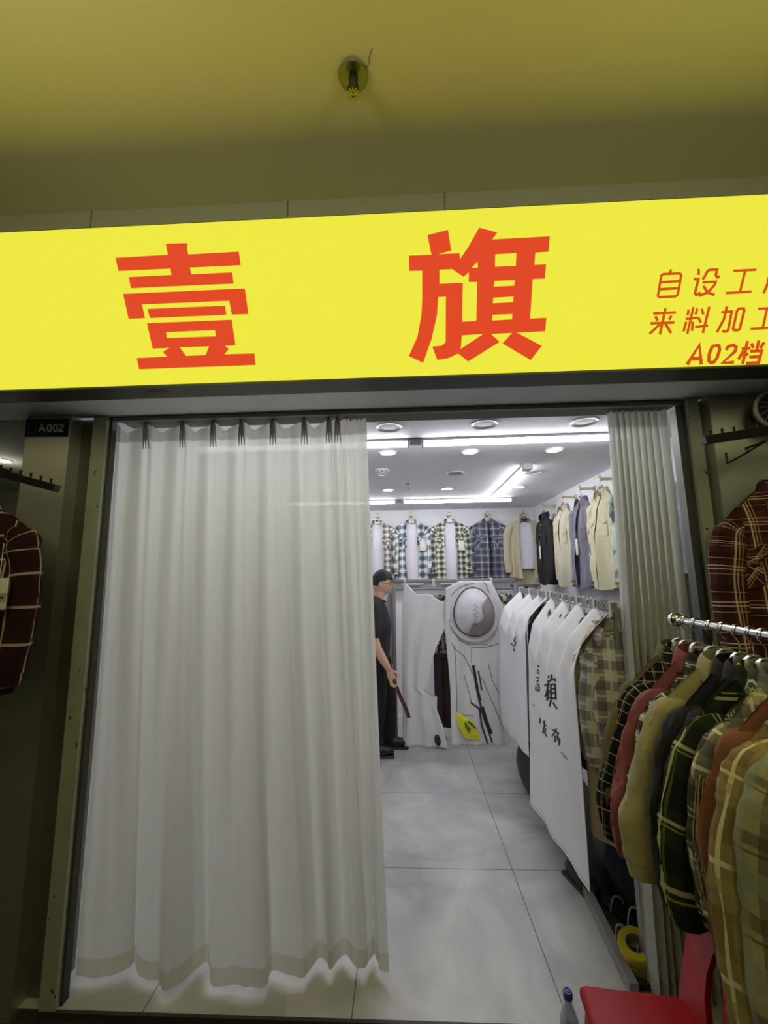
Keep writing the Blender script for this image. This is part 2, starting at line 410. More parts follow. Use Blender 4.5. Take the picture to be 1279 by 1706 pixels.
def strokes_bm(strokes, wd, f, dep=.0015):
    """flat brush strokes on the sign face; pixel-of-photo width wd"""
    bm = bmesh.new()
    for k, st in enumerate(strokes):
        w_ = wd
        if isinstance(st[0], (int, float)): w_, st = st[0], st[1]
        pts = [Vector((x, y, 0)) for x, y in st]; L = []; Rr = []
        for i, p in enumerate(pts):
            d0 = (pts[i] - pts[i - 1]).normalized() if i else None
            d1 = (pts[i + 1] - pts[i]).normalized() if i < len(pts) - 1 else None
            d = ((d0 or d1) + (d1 or d0)).normalized(); n = Vector((-d.y, d.x, 0))
            sc = 1.0
            if d0 and d1: sc = min(1.6, 1 / max(.4, n.dot(Vector((-d1.y, d1.x, 0)))))
            L.append(p + n * w_ / 2 * sc); Rr.append(p - n * w_ / 2 * sc)
        off = Vector((0, -dep - .00008 * k, 0))
        a = [bm.verts.new(f(q.x, q.y) + off) for q in L]; b = [bm.verts.new(f(q.x, q.y) + off) for q in Rr]
        a2 = [bm.verts.new(f(q.x, q.y)) for q in L]; b2 = [bm.verts.new(f(q.x, q.y)) for q in Rr]
        for i in range(len(pts) - 1):
            bm.faces.new((a[i], a[i + 1], b[i + 1], b[i])); bm.faces.new((a[i], a2[i], a2[i + 1], a[i + 1])); bm.faces.new((b[i], b[i + 1], b2[i + 1], b2[i]))
    return bm
SM = {
 '自': (22, [[(337, 172), (318, 212)], [(205, 440), (240, 228), (262, 215), (420, 208), (434, 226), (400, 415), (380, 432), (205, 440)], [(238, 295), (412, 284)], [(222, 364), (402, 353)]]),
 '设': (24, [[(602, 165), (604, 225)], [(552, 264), (600, 264), (568, 400), (580, 420), (620, 395)], [(640, 270), (662, 240), (690, 185), (715, 174), (782, 172), (770, 225), (785, 247), (808, 240)], [(640, 296), (770, 290), (755, 325), (690, 395), (600, 430)], [(650, 330), (690, 395), (757, 418)]]),
 '工': (22, [[(938, 185), (1163, 173)], [(1055, 185), (1005, 390)], [(866, 400), (1116, 386)]]),
 '厂': (24, [[(1470, 230), (1300, 238), (1285, 250), (1270, 320), (1232, 405)]]),
 '来': (24, [[(160, 598), (382, 588)], [(182, 625), (205, 668)], [(340, 620), (312, 662)], [(132, 695), (366, 686)], [(280, 550), (226, 805)], [(225, 705), (125, 798)], [(280, 700), (335, 790)]]),
 '料': (22, [[(505, 560), (496, 620)], [(590, 552), (572, 610)], [(474, 652), (598, 640)], [(552, 538), (492, 798)], [(482, 680), (456, 776)], [(545, 680), (538, 770)], [(632, 552), (648, 610)], [(600, 640), (625, 690)], [(566, 732), (692, 716)], [(706, 534), (642, 792)]]),
 '加': (24, [[(822, 588), (925, 578), (890, 760), (872, 774), (828, 770)], [(878, 530), (850, 650), (780, 784)], [(935, 760), (975, 575), (992, 552), (1040, 550), (1046, 570), (1002, 750), (985, 762), (935, 760)]]),
 '工2': (22, [[(1180, 553), (1420, 540)], [(1268, 550), (1225, 745)], [(1105, 748), (1360, 735)]]),
 'A': (34, [[(490, 1097), (610, 905), (628, 1095)], [(540, 1040), (625, 1036)]]),
 '0': (30, [[(762, 908), (735, 922), (706, 990), (702, 1060), (722, 1078), (750, 1072), (782, 1030), (808, 950), (800, 912), (762, 908)]]),
 '2': (30, [[(868, 955), (890, 920), (940, 905), (968, 925), (955, 970), (835, 1078), (945, 1072)]]),
 '档': (28, [[(1020, 942), (1105, 936)], [(1078, 866), (1030, 1092)], [(1040, 960), (988, 1048)], [(1062, 985), (1082, 1005)], [(1188, 862), (1165, 960)], [(1115, 890), (1135, 935)], [(1238, 880), (1200, 940)], [(1100, 968), (1215, 962), (1180, 1092)], [(1092, 1024), (1190, 1018)], [(1060, 1084), (1185, 1078)]]),
}
for k, (wd, st) in SM.items():
    o = obj('character', strokes_bm(st, wd, s3(1060, 420, 5.84)), REDS, sign, False); o.matrix_parent_inverse = Matrix.Translation((0, -SY, -2.42))
# rust stain / torn film under the sign's lip
pp = atY(262, 647, 1.56)
rs = bmesh.new(); bmesh.ops.create_uvsphere(rs, u_segments=14, v_segments=6, radius=1)
for v in rs.verts:
    n_ = noise.noise(v.co * 3); v.co = Vector((pp.x + v.co.x * .05 * (1 + .5 * n_), pp.y + v.co.y * .03 * (1 + .5 * n_), 2.411 + v.co.z * .004))
sgn('torn_tape', rs, mat('old_tape', (104, 92, 62), .7, 0, .5, 40))

# stall number plate
pl = thing('number_plate', 'small dark blue plate reading A002 at the top of the left steel pillar', 'sign plate', (-1.65, 1.80, 2.31))
def p2(x, y, e=0): return atY(30 + x / 12.79, 690 + y / 12.79, 1.797 - e)
def plf(name, bm, m): o = obj(name, bm, m, pl, False); o.matrix_parent_inverse = Matrix.Translation((1.65, -1.80, -2.31)); return o
plf('plate', plate([[(195, 105), (1095, 108), (1068, 480), (155, 482)]], .004, lambda x, y: atY(30 + x / 12.79, 690 + y / 12.79, 1.80), (0, -1, 0)), mat('navy_plate', (30, 28, 58), .4))
NUM = {'A': [[(455, 372), (510, 215), (580, 372)], [(480, 325), (560, 325)]],
       '0': [[(672, 218), (640, 240), (628, 300), (640, 355), (665, 368), (698, 350), (712, 290), (700, 235), (672, 218)]],
       '02': [[(800, 218), (768, 240), (756, 300), (768, 355), (793, 368), (826, 350), (840, 290), (828, 235), (800, 218)]],
       '2': [[(880, 255), (905, 225), (945, 218), (965, 245), (950, 285), (872, 362), (962, 362)]]}
for k, st in NUM.items(): plf('numeral', strokes_bm(st, 30, lambda x, y: p2(x, y, .0015)), mat('plate_letter', (200, 196, 190), .5))
plf('emblem', strokes_bm([[(220, 190), (372, 190), (372, 388), (215, 388), (220, 190)], [(270, 245), (315, 240)]], 9, lambda x, y: p2(x, y, .0015)), mat('plate_line', (120, 112, 130), .5))

# sprinkler on the corridor ceiling
sp = thing('sprinkler', 'chrome fire sprinkler under the yellow-lit corridor ceiling', 'sprinkler', (-.146, 1.275, 3.5))
obj('escutcheon', lathe([(.012, -.012), (.052, -.014), (.055, -.008), (.05, 0)], 28), mat('sprinkler_cup', (150, 148, 120), .25, .9), sp)
obj('body', lathe([(.016, 0), (.018, -.03), (.013, -.04), (.011, -.06), (.006, -.075)], 16), mat('sprinkler_body', (90, 88, 70), .3, .8), sp)
b_ = bmesh.new(); tube(b_, [(-.012, 0, -.04), (-.02, 0, -.06), (-.006, 0, -.085)], .003, 6); tube(b_, [(.012, 0, -.04), (.02, 0, -.06), (.006, 0, -.085)], .003, 6)
obj('frame', b_, MC['sprinkler_body'], sp)
b_ = lathe([(.004, -.084), (.008, -.086), (.009, -.09), (.003, -.092)], 12)
for k in range(12):
    a = 2 * PI * k / 12; box(b_, -.0025, .008, -.089, .0025, .024, -.087)
    for v in b_.verts[-8:]: v.co = Matrix.Rotation(a, 3, 'Z') @ v.co
obj('deflector', b_, MC['sprinkler_cup'], sp)
tag(obj('ceiling_crack', tb([(-.07, 1.2, 3.4995), (-.085, 1.23, 3.4995), (-.08, 1.235, 3.4995), (-.1, 1.262, 3.4995)], .0012, 5), mat('crack', (105, 100, 60), .9), None), 'thin dark crack in the ceiling beside the fire sprinkler', 'crack')

# ------------------------------------------------------------------ shop ceiling fittings
def strip_light(p0, p1, label, lens_frac=(0, 1)):
    p0, p1 = Vector(p0), Vector(p1); d = p1 - p0; L = d.length
    t = thing('strip_light', label, 'light', p0, math.atan2(d.y, d.x), 'white strip lights on the shop ceiling')
    obj('housing', bx(0, -.028, -.016, L, .028, 0, .002), mat('lamp_housing', (205, 205, 205), .4), t)
    a, b = lens_frac[0] * L, lens_frac[1] * L
    bm = bmesh.new(); N = 10; V = []
    for xx in (a + .012, b - .012):
        V.append([bm.verts.new((xx, -.024 * math.cos(PI * k / N), -.016 - .03 * math.sin(PI * k / N))) for k in range(N + 1)])
    for k in range(N): bm.faces.new((V[0][k], V[0][k + 1], V[1][k + 1], V[1][k]))
    bm.faces.new(V[0]); bm.faces.new(V[1])
    obj('tube', bm, emis('tube_light', (.955, .945, 1.0), TUBE), t)
    for xx in (a, b - .012): obj('end_cap', bx(xx, -.027, -.05, xx + .012, .027, -.008, .002), MC['lamp_housing'], t)
    return t
strip_light((-1.30, 2.515, ZC), (0.055, 2.515, ZC), 'white strip light above the curtain, left of the joint in the front row')
strip_light((0.137, 2.515, ZC), (1.42, 2.49, ZC), 'longest white strip light in front row, running right to the right curtain')
strip_light((-1.30, 4.65, ZC), (-0.065, 4.65, ZC), 'white strip light in the back row, cut off by the left curtain')
strip_light((0.022, 4.65, ZC), (1.24, 4.65, ZC), 'white strip light in the back row above the hung plaid shirts')
dl = strip_light((0.985, 3.22, ZC), (1.015, 4.56, ZC), 'white strip light running away towards the back wall near the right')
obj('connector', bx(-.07, -.035, -.05, .0, .035, 0, .004), MC['lamp_housing'], dl)
jb = obj('joint_box', bx(.06, 2.485, ZC - .03, .132, 2.545, ZC, .003), GREYM); tag(jb, 'grey joint box between the two strip lights of the front row', 'box')
jb2 = obj('joint_box', bx(-.06, 4.62, ZC - .03, .018, 4.68, ZC, .003), GREYM); tag(jb2, 'grey joint box between the two strip lights of the back row', 'box')
def downlight(x, y, r, on, label):
    t = thing('downlight', label, 'light', (x, y, ZC), 0, 'lit downlights' if on else 'unlit downlights')
    obj('bezel', lathe([(r, 0), (r, -.004), (r * .96, -.008), (r * .80, -.006), (r * .72, .0), (r * .72, .002)], 32, cap=False), MC['lamp_housing'], t)
    if on: obj('diffuser', lathe([(r * .8, -.0045), (.001, -.0055)], 32), emis('downlight_glow', (1, .99, .97), DOWN), t)
    else: obj('diffuser', lathe([(r * .76, -.003), (r * .4, -.0035), (.001, -.004)], 32), mat('dim_diffuser', (150, 150, 156), .4), t)
for i, (px_, py_) in enumerate(((648, 711), (807, 706), (973, 702))):
    q = atZ(px_, py_, ZC); downlight(q.x, q.y, .078, False, 'unlit white downlight in front of the front strip lights, ' + ('nearest the left curtain', 'in the middle', 'nearest the right curtain')[i])
for i, (px_, py_) in enumerate(((646, 754), (783, 752), (923, 749))):
    q = atZ(px_, py_, ZC); downlight(q.x, q.y, .064, True, 'lit round downlight just behind the front strip lights, ' + ('leftmost', 'middle', 'rightmost')[i] + ' of its row')
for i, (px_, py_) in enumerate(((758, 788), (887, 786))):
    q = atZ(px_, py_, ZC); downlight(q.x, q.y, .076, False, ('unlit round downlight left of the lengthwise strip light', 'unlit round downlight right of the lengthwise strip light')[i])
for i, (px_, py_) in enumerate(((646, 816), (744, 814), (864, 811))):
    q = atZ(px_, py_, ZC); downlight(q.x, q.y, .064, True, 'lit round downlight just before the back strip lights, ' + ('leftmost', 'middle', 'rightmost')[i] + ' of its row')
q = atZ(2, 767, ZS)
t = thing('downlight', 'tiny lit downlight at the left edge beyond the steel pillar', 'light', (q.x, q.y, ZS)); obj('diffuser', lathe([(.05, -.003), (.001, -.012)], 20), MC['downlight_glow'], t); obj('bezel', lathe([(.06, 0), (.06, -.004), (.05, -.004)], 20, cap=False), MC['lamp_housing'], t)
point_light('neighbour_downlight', (q.x, q.y, ZS - .10), .8, (1, .97, .85), .04)
q = atZ(637, 783, ZC)
t = thing('smoke_detector', 'white round smoke detector on the shop ceiling beside the left curtain', 'detector', (q.x, q.y, ZC))
obj('base', lathe([(.058, 0), (.058, -.012), (.05, -.016)], 24), WHITEP, t)
b_ = lathe([(.048, -.016), (.046, -.032), (.03, -.042), (.001, -.044)], 24); obj('chamber', b_, WHITEP, t)
for k in range(10):
    a = 2 * PI * k / 10; bm = bx(-.007, .0455, -.03, .007, .0485, -.021); bmesh.ops.rotate(bm, verts=bm.verts[:], cent=(0, 0, 0), matrix=Matrix.Rotation(a, 3, 'Z')); obj('vent', bm, BLACKP, t)
q = atZ(680, 806, ZC)
t = thing('sprinkler', 'small white pendant sprinkler on the shop ceiling between the downlights', 'sprinkler', (q.x, q.y, ZC))
obj('body', lathe([(.025, 0), (.022, -.008), (.009, -.01), (.008, -.035), (.004, -.05)], 14), GREYM, t); obj('deflector', lathe([(.004, -.052), (.018, -.054), (.018, -.057), (.002, -.058)], 14), GREYM, t)

# ------------------------------------------------------------------ curtains
def curtain(name, label, xt, xb, pleats, Y0, ztop, zbot, amp, seed, hooks=True, sag=.03, mat_=None, plan=None):
    """xt/xb: left,right X at rail and at hem; pleats: fractions along the width of the pinch pleats"""
    t = thing(name, label, 'curtain', ((xt[0] + xt[1]) / 2, Y0, zbot))
    inv = Matrix.Translation(-t.location)
    def nearest(u):
        lo = max([p for p in pleats if p <= u], default=pleats[0]); hi = min([p for p in pleats if p > u], default=pleats[-1])
        if hi <= lo: return 0, .02
        f = (u - lo) / (hi - lo); return f, hi - lo
    def pos(u, v):
        f, wd = nearest(u)
        c = math.cos(2 * PI * f)                    # 1 at pleats, -1 between
        kk = min(1, wd / .09)
        am = amp * (.5 + .5 * min(1, v * 1.3)) * (.45 + .55 * kk)
        x = lerp(lerp(xt[0], xt[1], u), lerp(xb[0], xb[1], u), v)
        wav = -c if v > .0 else -c
        y = Y0 + am * (c * .75 + .18 * math.cos(4 * PI * f + seed)) + .012 * noise.noise(Vector((u * 7 + seed, v * 3, 0))) * (.3 + v)
        x += .35 * am * math.sin(2 * PI * f) * min(1, v * 2 + .15)
        x += .012 * noise.noise(Vector((u * 4, v * 2.5, seed))) * v
        dip = sag * kk * (1 - c) / 2 * max(0, 1 - v / .05)
        z = lerp(ztop, zbot, v) - dip - (.012 * (1 - c) * .5 * v if v > .95 else 0)
        if plan:
            w_ = min(1, v * 1.1) ** 1.1; px_ = interp([(k[0], k[1]) for k in plan], u); py_ = interp([(k[0], k[2]) for k in plan], u)
            x = lerp(x, lerp(lerp(xt[0], xt[1], u), px_, v), w_); y = lerp(y, py_, w_)
            du = min(abs(u - p) for p in pleats) * abs(xt[1] - xt[0])
            d2 = min(abs(u - .5 * (a_ + b_)) for a_, b_ in zip(pleats, pleats[1:])) * abs(xt[1] - xt[0])
            y += -.030 * math.exp(-(du / .018) ** 2) * (1 - .65 * v) + .014 * math.exp(-(d2 / .022) ** 2) * (.3 + .5 * v)
            x += .010 * math.exp(-(du / .02) ** 2)
        return Vector((x, y, z))
    nu = max(60, int(abs(xt[1] - xt[0]) * 340))
    m = mat_ or sheer('curtain_sheer', (228, 229, 222), .005, .52)
    vb = .036; vh = .972
    o = obj('curtain_cloth', grid(nu, 60, lambda u, v: pos(u, lerp(vb, vh, v))), m, t); o.matrix_parent_inverse = inv
    o = obj('heading_band', grid(nu, 6, lambda u, v: pos(u, lerp(0, vb, v))), sheer('curtain_band', (205, 205, 194), .006, .35), t); o.matrix_parent_inverse = inv
    o = obj('hem', grid(nu, 4, lambda u, v: pos(u, lerp(vh, 1, v))), sheer('curtain_hem', (212, 212, 196), .008, .45), t); o.matrix_parent_inverse = inv
    if plan:
        for p in pleats[1:-3]:
            q = pos(p, 0); bm = bmesh.new()
            for dx in (-.009, 0, .009):
                tube(bm, [(q.x + dx * .5, q.y - .012, q.z + .002), (q.x + dx * .8, q.y - .016, q.z - .03), (q.x + dx * 1.2, q.y - .013, q.z - .075), (q.x + dx * 1.6, q.y - .004, q.z - .13)], [.004, .006, .005, .0015], 8, flat=1.4)
            o = obj('pinch_pleat', bm, m, t); o.matrix_parent_inverse = inv
    if hooks:
        for p in pleats[:-1] if len(pleats) > 2 else pleats:
            q = pos(p, 0); o = obj('hook', tb([(q.x, q.y, q.z - .02), (q.x, q.y - .006, q.z), (q.x, q.y, q.z + .018), (q.x, q.y + .006, q.z + .022)], .0025, 6), WHITEP, t); o.matrix_parent_inverse = inv
    return t
YCUR = 1.945
pxs = (193, 245, 305, 355, 402, 453, 505, 546, 560, 575, 592, 607)
xs = [atY(p, 700, YCUR).x for p in pxs]
hem_px = [(125, 1622), (160, 1627), (205, 1616), (222, 1600), (229, 1618), (242, 1631), (262, 1629), (271, 1647), (300, 1636), (325, 1613), (345, 1601), (353, 1641), (390, 1638), (438, 1643), (449, 1620), (458, 1615), (500, 1626), (511, 1620), (530, 1595), (541, 1600), (549, 1614), (561, 1600), (575, 1588), (586, 1605), (600, 1611), (609, 1605), (621, 1586), (629, 1612), (644, 1617)]
hem_w = smooth_pts([atZ(a, b, .035) for a, b in hem_px], 8)
al = [0]
for a, b in zip(hem_w, hem_w[1:]): al.append(al[-1] + (b - a).length)
hem_plan = [(l / al[-1], p.x, p.y) for l, p in zip(al, hem_w)]
cl = curtain('curtain', 'wide white sheer curtain drawn across the left half of the doorway', (xs[0], xs[-1]), (atY(128, 1622, YCUR).x, atY(640, 1615, YCUR).x), [(x - xs[0]) / (xs[-1] - xs[0]) for x in xs], YCUR, 2.43, .035, .062, 1.0, sag=.05, plan=hem_plan)
pxr = (1013, 1021, 1030, 1040, 1051, 1062, 1072, 1083, 1095, 1112)
xr_ = [atY(p, 685, YCUR).x for p in pxr]
curtain('curtain', 'narrow white sheer curtain gathered at the right side of the doorway', (xr_[0], xr_[-1]), (atY(1084, 1640, YCUR).x, 1.255), [(x - xr_[0]) / (xr_[-1] - xr_[0]) for x in xr_], YCUR, 2.43, .02, .05, 3.0, sag=.004)
cr_ = thing('curtain_rail', 'slim white curtain track under the doorway header', 'rail', (0, YCUR, 2.445))
obj('track', bx(-1.36, -.012, -.002, 1.26, .012, .014, .002), mat('track', (120, 120, 112), .5), cr_)
for xx in (-1.36, 1.25): obj('end_stop', bx(xx, -.015, -.004, xx + .012, .015, .014, .002), GREYM, cr_)

# ------------------------------------------------------------------ garments
def nz(x, y, z): return noise.noise(Vector((x, y, z)))
def shirt(name, label, cat, loc, rotz, m, w=.2, L=.70, slv=.55, t=.028, opening=0, pockets=True, seed=0, group=None, sleeves=True, collar=True, cuffs=True, drop=.075, buttons=0, hemband=False, slv_in=0, cm=None, tail=.03, fold=1.0, swing=0.0, pm=None, flare=0.0, slr=1.0):
    T = thing(name, label, cat, loc, rotz, group)
    nk = .06
    def zt(ax, front):
        if ax <= nk: return (-.05 if front else -.004) * (1 - (ax / nk) ** 2)
        k = (ax - nk) / (w - nk); return -drop * k ** 1.2
    def pos(s, v, front):
        W_ = w * (.97 + .07 * v); ax = abs(s) * w
        z = zt(ax, front) * (1 - v) + v * (-L + tail * s * s)
        th = t * (.5 + .7 * min(1, v * 2.5)) * max(0, 1 - s ** 4) ** .5 * min(1, .38 + v * 7)
        fo = fold * t * (.3 * math.sin(s * 8 + seed * 1.7) * v + .5 * nz(s * 2.5 + seed, v * 3, seed * 2.1 + front))
        y = (th + fo * (1 - s ** 4)) * (-1 if front else 1)
        return Vector((s * (W_ + flare * .6 * v) + .01 * nz(v * 4, seed, s) * v, y + swing * v * v, z))
    if opening:
        obj('back_panel', grid(22, 18, lambda u, v: pos(u * 2 - 1, v, 0)), m, T)
        for sg in (-1, 1):
            def fp(u, v, sg=sg):
                g = opening * (.55 + .45 * math.sin(PI * min(1, v * .75 + .12))) + .03 * nz(v * 3, seed, sg)
                s = sg * lerp(g, 1, u); p = pos(s, v, 1)
                p.y -= .018 * (1 - u) ** 3 * min(1, v * 6) ; return p
            obj('front_panel', grid(12, 18, fp), m, T)
    else:
        bm = grid(24, 20, lambda u, v: pos(u * 2 - 1, v, 1)); grid(24, 20, lambda u, v: pos(u * 2 - 1, v, 0), None, bm)
        bmesh.ops.remove_doubles(bm, verts=bm.verts[:], dist=1e-4)
        obj('body', bm, m, T)
        bm = bmesh.new()
        obj('placket', grid(2, 16, lambda u, v: pos((u - .5) * .15, lerp(.0, .985, v), 1) + Vector((0, -.003, 0)), None, bm), m, T)
    for k in range(buttons):
        q = pos(0, .1 + .15 * k, 1); bm = lathe([(.001, 0), (.006, 0), (.006, .003), (.001, .003)], 10, 'y'); bmesh.ops.translate(bm, verts=bm.verts[:], vec=q + Vector((opening * w * .9 if opening else 0, -.009 - (.012 if opening else 0), 0)))
        obj('button', bm, WHITEP, T)
    if hemband:
        bm = grid(24, 3, lambda u, v: pos(u * 2 - 1, lerp(.9, 1.0, v), 1) + Vector((0, -.004, 0))); grid(24, 3, lambda u, v: pos(u * 2 - 1, lerp(.9, 1.0, v), 0) + Vector((0, .004, 0)), None, bm); obj('waistband', bm, m, T)
    if sleeves:
        for sg in (-1, 1):
            path = smooth_pts([(w - .075, 0, -drop - .035), (w - .025, 0, -drop - .05), (w + .012 - slv_in, .0, -drop - .11), (w + .03 - slv_in + flare * .35, .004, -drop - .25), (w + .026 - slv_in + flare * .75, -.004, -drop - slv * .72), (w + .018 - slv_in + flare, -.012, -drop - slv)], 5)
            N = len(path); rad = []
            for i in range(N):
                f = i / (N - 1); rad.append(slr * interp([(0, .03), (.1, .042), (.22, .056), (.5, .058), (.8, .054), (.93, .05), (1, .042)], f))
            def sp_(u, v, sg=sg, path=path, rad=rad, N=N, a=0, b=1):
                f = lerp(a, b, v) * (N - 1); i = min(int(f), N - 2); p = path[i].lerp(path[i + 1], f - i); d = (path[min(i + 2, N - 1)] - path[max(i - 1, 0)]).normalized()
                r = lerp(rad[i], rad[i + 1], f - i); yy = Vector((0, 1, 0)); xx = yy.cross(d).normalized()
                an = 2 * PI * u + PI / 2
                vv = f / (N - 1); r2 = r * (1 + .19 * fold * nz(math.cos(an) * 1.3 + seed * 3, math.sin(an) * 1.3 + sg, vv * 6 + seed) + fold * .13 * (1 - abs(2 * nz(math.cos(an) * 2.2 + vv * 5, math.sin(an) * 2.2 - vv * 6, seed * 5 + vv * 5))) * min(1, vv * 4))
                q = p + xx * math.cos(an) * r2 + yy * math.sin(an) * r2 * (.5 + t * 10) * .8
                q.y += swing * max(0, vv - .2) ** 2
                return Vector((q.x * sg, q.y, q.z))
            sb = .93 if cuffs else 1
            s_o = obj('sleeve', grid(22, 40, lambda u, v: sp_(u, v, a=0, b=sb), lambda u, v: (u * .3, v * slv + .02), wrap=False), cm or m, T)
            if cuffs: obj('cuff', grid(14, 3, lambda u, v: sp_(u, v, a=sb, b=1) + Vector(((.003 if math.cos(2 * PI * u + PI / 2) > 0 else -.003) * sg, 0, 0)), lambda u, v: (v * .06, u * .3)), cm or m, s_o)
    if collar:
        am = R(142) if not opening else R(128)
        def cp(u, v):
            a = lerp(-am, am, u); fr = abs(a) / am
            r = interp([(0, 1.0), (.35, 1.02), (.6, 1.22), (1, 1.42 + .2 * fr ** 4)], v); zz = interp([(0, -.01), (.35, .034), (.6, .022), (1, -.022)], v)
            zz -= .03 * fr ** 2 + (.028 * fr ** 6 if v > .7 else 0)
            return Vector((math.sin(a) * nk * r, math.cos(a) * .042 * r, zz))
        obj('collar', grid(22, 6, cp), m, T)
    if pockets:
        for sg in (-1, 1):
            c0 = sg * (.5 if not opening else .56 if opening < .45 else (1 + opening) / 2 - .03)
            hw = .26 if not opening else .25 if opening < .45 else .21
            def pk(u, v):
                s = c0 + (u - .5) * 2 * hw * .95; vv = .27 + v * .18 + (.018 * (1 - abs(u * 2 - 1)) if v > .9 else 0); return pos(s, vv, 1) + Vector((0, -.006, 0))
            def rot(u, v): a = (u - .5) * .11; b = v * .13; return ((a + b) * .707, (a - b) * .707)
            po = obj('pocket', grid(6, 6, pk, rot), pm or m, T)
            def fl(u, v):
                s = c0 + (u - .5) * 2 * hw; vv = .255 + v * .075 * (1.3 - .6 * abs(u * 2 - 1)); return pos(s, vv, 1) + Vector((0, -.009 - .003 * v, 0))
            obj('pocket_flap', grid(6, 3, fl, rot), pm or m, po)
    return T
def tee(label, loc, rotz, m, w=.17, L=.66, t=.02, seed=0, cat='t-shirt', name='t_shirt', vneck=0, swing=0):
    T = thing(name, label, cat, loc, rotz, 'white t-shirts inside the open shirts')
    nk = .065
    def pos(s, v, front):
        ax = abs(s) * w; zt = (-.07 if front else -.02) * (1 - (ax / nk) ** 2) if ax <= nk else -.07 * ((ax - nk) / (w - nk)) ** 1.2
        z = (zt - .016 - .05 * max(0, (ax - nk) / (w - nk))) * (1 - v) - L * v
        th = t * max(0, 1 - s ** 4) ** .5 * min(1, .06 + v * 3) + .012 * nz(s * 5 + seed, v * 1.6, seed) * v
        return Vector((s * w * (1 - .05 * v), (-th if front else th), z))
    bm = grid(20, 16, lambda u, v: pos(u * 2 - 1, v, 1)); grid(20, 16, lambda u, v: pos(u * 2 - 1, v, 0), None, bm); bmesh.ops.remove_doubles(bm, verts=bm.verts[:], dist=1e-4)
    obj('body', bm, m, T)
    obj('neckband', tb([pos(s / 10 * nk / w, 0, 1) + Vector((0, -.002, 0)) for s in range(-10, 11)], .005, 6), m, T)
    return T
def hang_tag(label, loc, m=PAPER, size=(.05, .09), cord=.1, rotz=0):
    T = thing('price_tag', label, 'tag', loc, rotz)
    a, b = size
    obj('card', bx(-a / 2, -.002, -b, a / 2, 0, 0, .001), m, T)
    obj('string', tb([(0, -.001, -.006), (.004, -.004, cord * .5), (0, 0, cord)], .0013, 5), WHITEP, T)
    return T
def hanger(label, loc, rotz, m=SILVERP, wide=.18, plaque=True, hookm=CHROME, label_m=None, arms=True, hook_r=.02, drop=.07, name='clothes_hanger', group='hangers'):
    T = thing(name, label, 'hanger', loc, rotz, group)
    hp = [(hook_r * math.cos(a), 0, hook_r * math.sin(a)) for a in [R(-20 + 12 * k) for k in range(17)]] + [(-hook_r * .9, 0, -.012), (0, 0, -.032), (0, 0, -.078)]
    obj('hook', tb(hp, .0022, 6), hookm, T)
    pts = []
    for k in range(-8, 9):
        s = k / 8; pts.append((s * wide, .0, -.116 - (drop + .055) * abs(s) ** 1.2))
    if arms: obj('shoulder_bar', tb(pts, [.0045 + .002 * abs(k) / 8 for k in range(-8, 9)], 8), m, T)
    if plaque:
        bm = plate([[(-.042, -.108), (-.026, -.068), (-.012, -.058), (.012, -.058), (.026, -.068), (.042, -.108), (.03, -.112), (-.03, -.112)]], .012, lambda x, z: Vector((x, .006, z)), (0, -1, 0)); bmesh.ops.bevel(bm, geom=bm.edges[:], offset=.0015, segments=1, affect='EDGES')
        po = obj('neck_plaque', bm, m, T)
        if label_m: obj('size_label', bx(-.018, -.0085, -.092, .018, -.0062, -.075), label_m, po)
    return T

# fabrics
F = {}
F['maroon_l'] = plaid('plaid_maroon_white', (56, 30, 32), [(0, .095, .0, .05, (40, 22, 26), .6), (1, .095, .0, .05, (40, 22, 26), .6), (0, .095, .07, .007, (205, 180, 165), .75), (1, .095, .07, .007, (205, 180, 165), .75)])
F['maroon_r'] = plaid('plaid_maroon_tan', (76, 42, 40), [(0, .1, .0, .03, (50, 26, 28), .7), (1, .1, .0, .03, (50, 26, 28), .7), (0, .1, .04, .005, (214, 190, 160), .8), (0, .1, .05, .003, (214, 190, 160), .7), (0, .1, .06, .004, (170, 130, 70), .8), (1, .1, .045, .003, (225, 200, 180), .8), (1, .1, .055, .003, (225, 200, 180), .7), (1, .05, .02, .002, (205, 170, 160), .7)])
F['navyw'] = check('plaid_navy_white', (205, 215, 218), (38, 52, 70), (240, 240, 245), .1, a=.72)
F['creamblk'] = check('plaid_cream_black', (214, 212, 196), (70, 72, 62), (240, 238, 225), .075, a=.65)
F['greenblk'] = check('plaid_green_black', (196, 200, 180), (34, 40, 40), (235, 235, 215), .07, a=.72)
F['greyp'] = plaid('plaid_grey_white', (96, 98, 110), [(0, .085, 0, .035, (70, 72, 84), .7), (1, .085, 0, .035, (70, 72, 84), .7), (0, .085, .05, .006, (196, 198, 206), .75), (1, .085, .05, .006, (196, 198, 206), .75), (0, .085, .065, .003, (150, 152, 162), .7), (1, .085, .065, .003, (150, 152, 162), .7)])
F['khaki'] = mat('khaki_cotton', (186, 178, 148), .9, 0, .06, 30, .2, 50)
F['cream'] = mat('cream_cotton', (212, 206, 170), .9, 0, .05, 30, .2, 50)
F['stone'] = mat('stone_cotton', (186, 182, 156), .9, 0, .05, 30, .2, 50)
F['grey'] = mat('grey_cotton', (122, 120, 134), .9, 0, .06, 30, .2, 50)
F['black'] = mat('black_cotton', (24, 24, 28), .85, 0, .1, 30, .2, 50)
F['navy'] = mat('dark_navy_cotton', (30, 28, 36), .85, 0, .1, 30, .2, 50)
F['red'] = mat('dusty_red_corduroy', (140, 76, 84), .9, 0, .08, 40, .3, 70, (1, 1, .1))
F['olivekh'] = mat('olive_khaki_cotton', (166, 158, 116), .9, 0, .06, 30, .25, 45)
F['olive'] = mat('olive_cotton', (112, 104, 70), .9, 0, .06, 30, .25, 45)
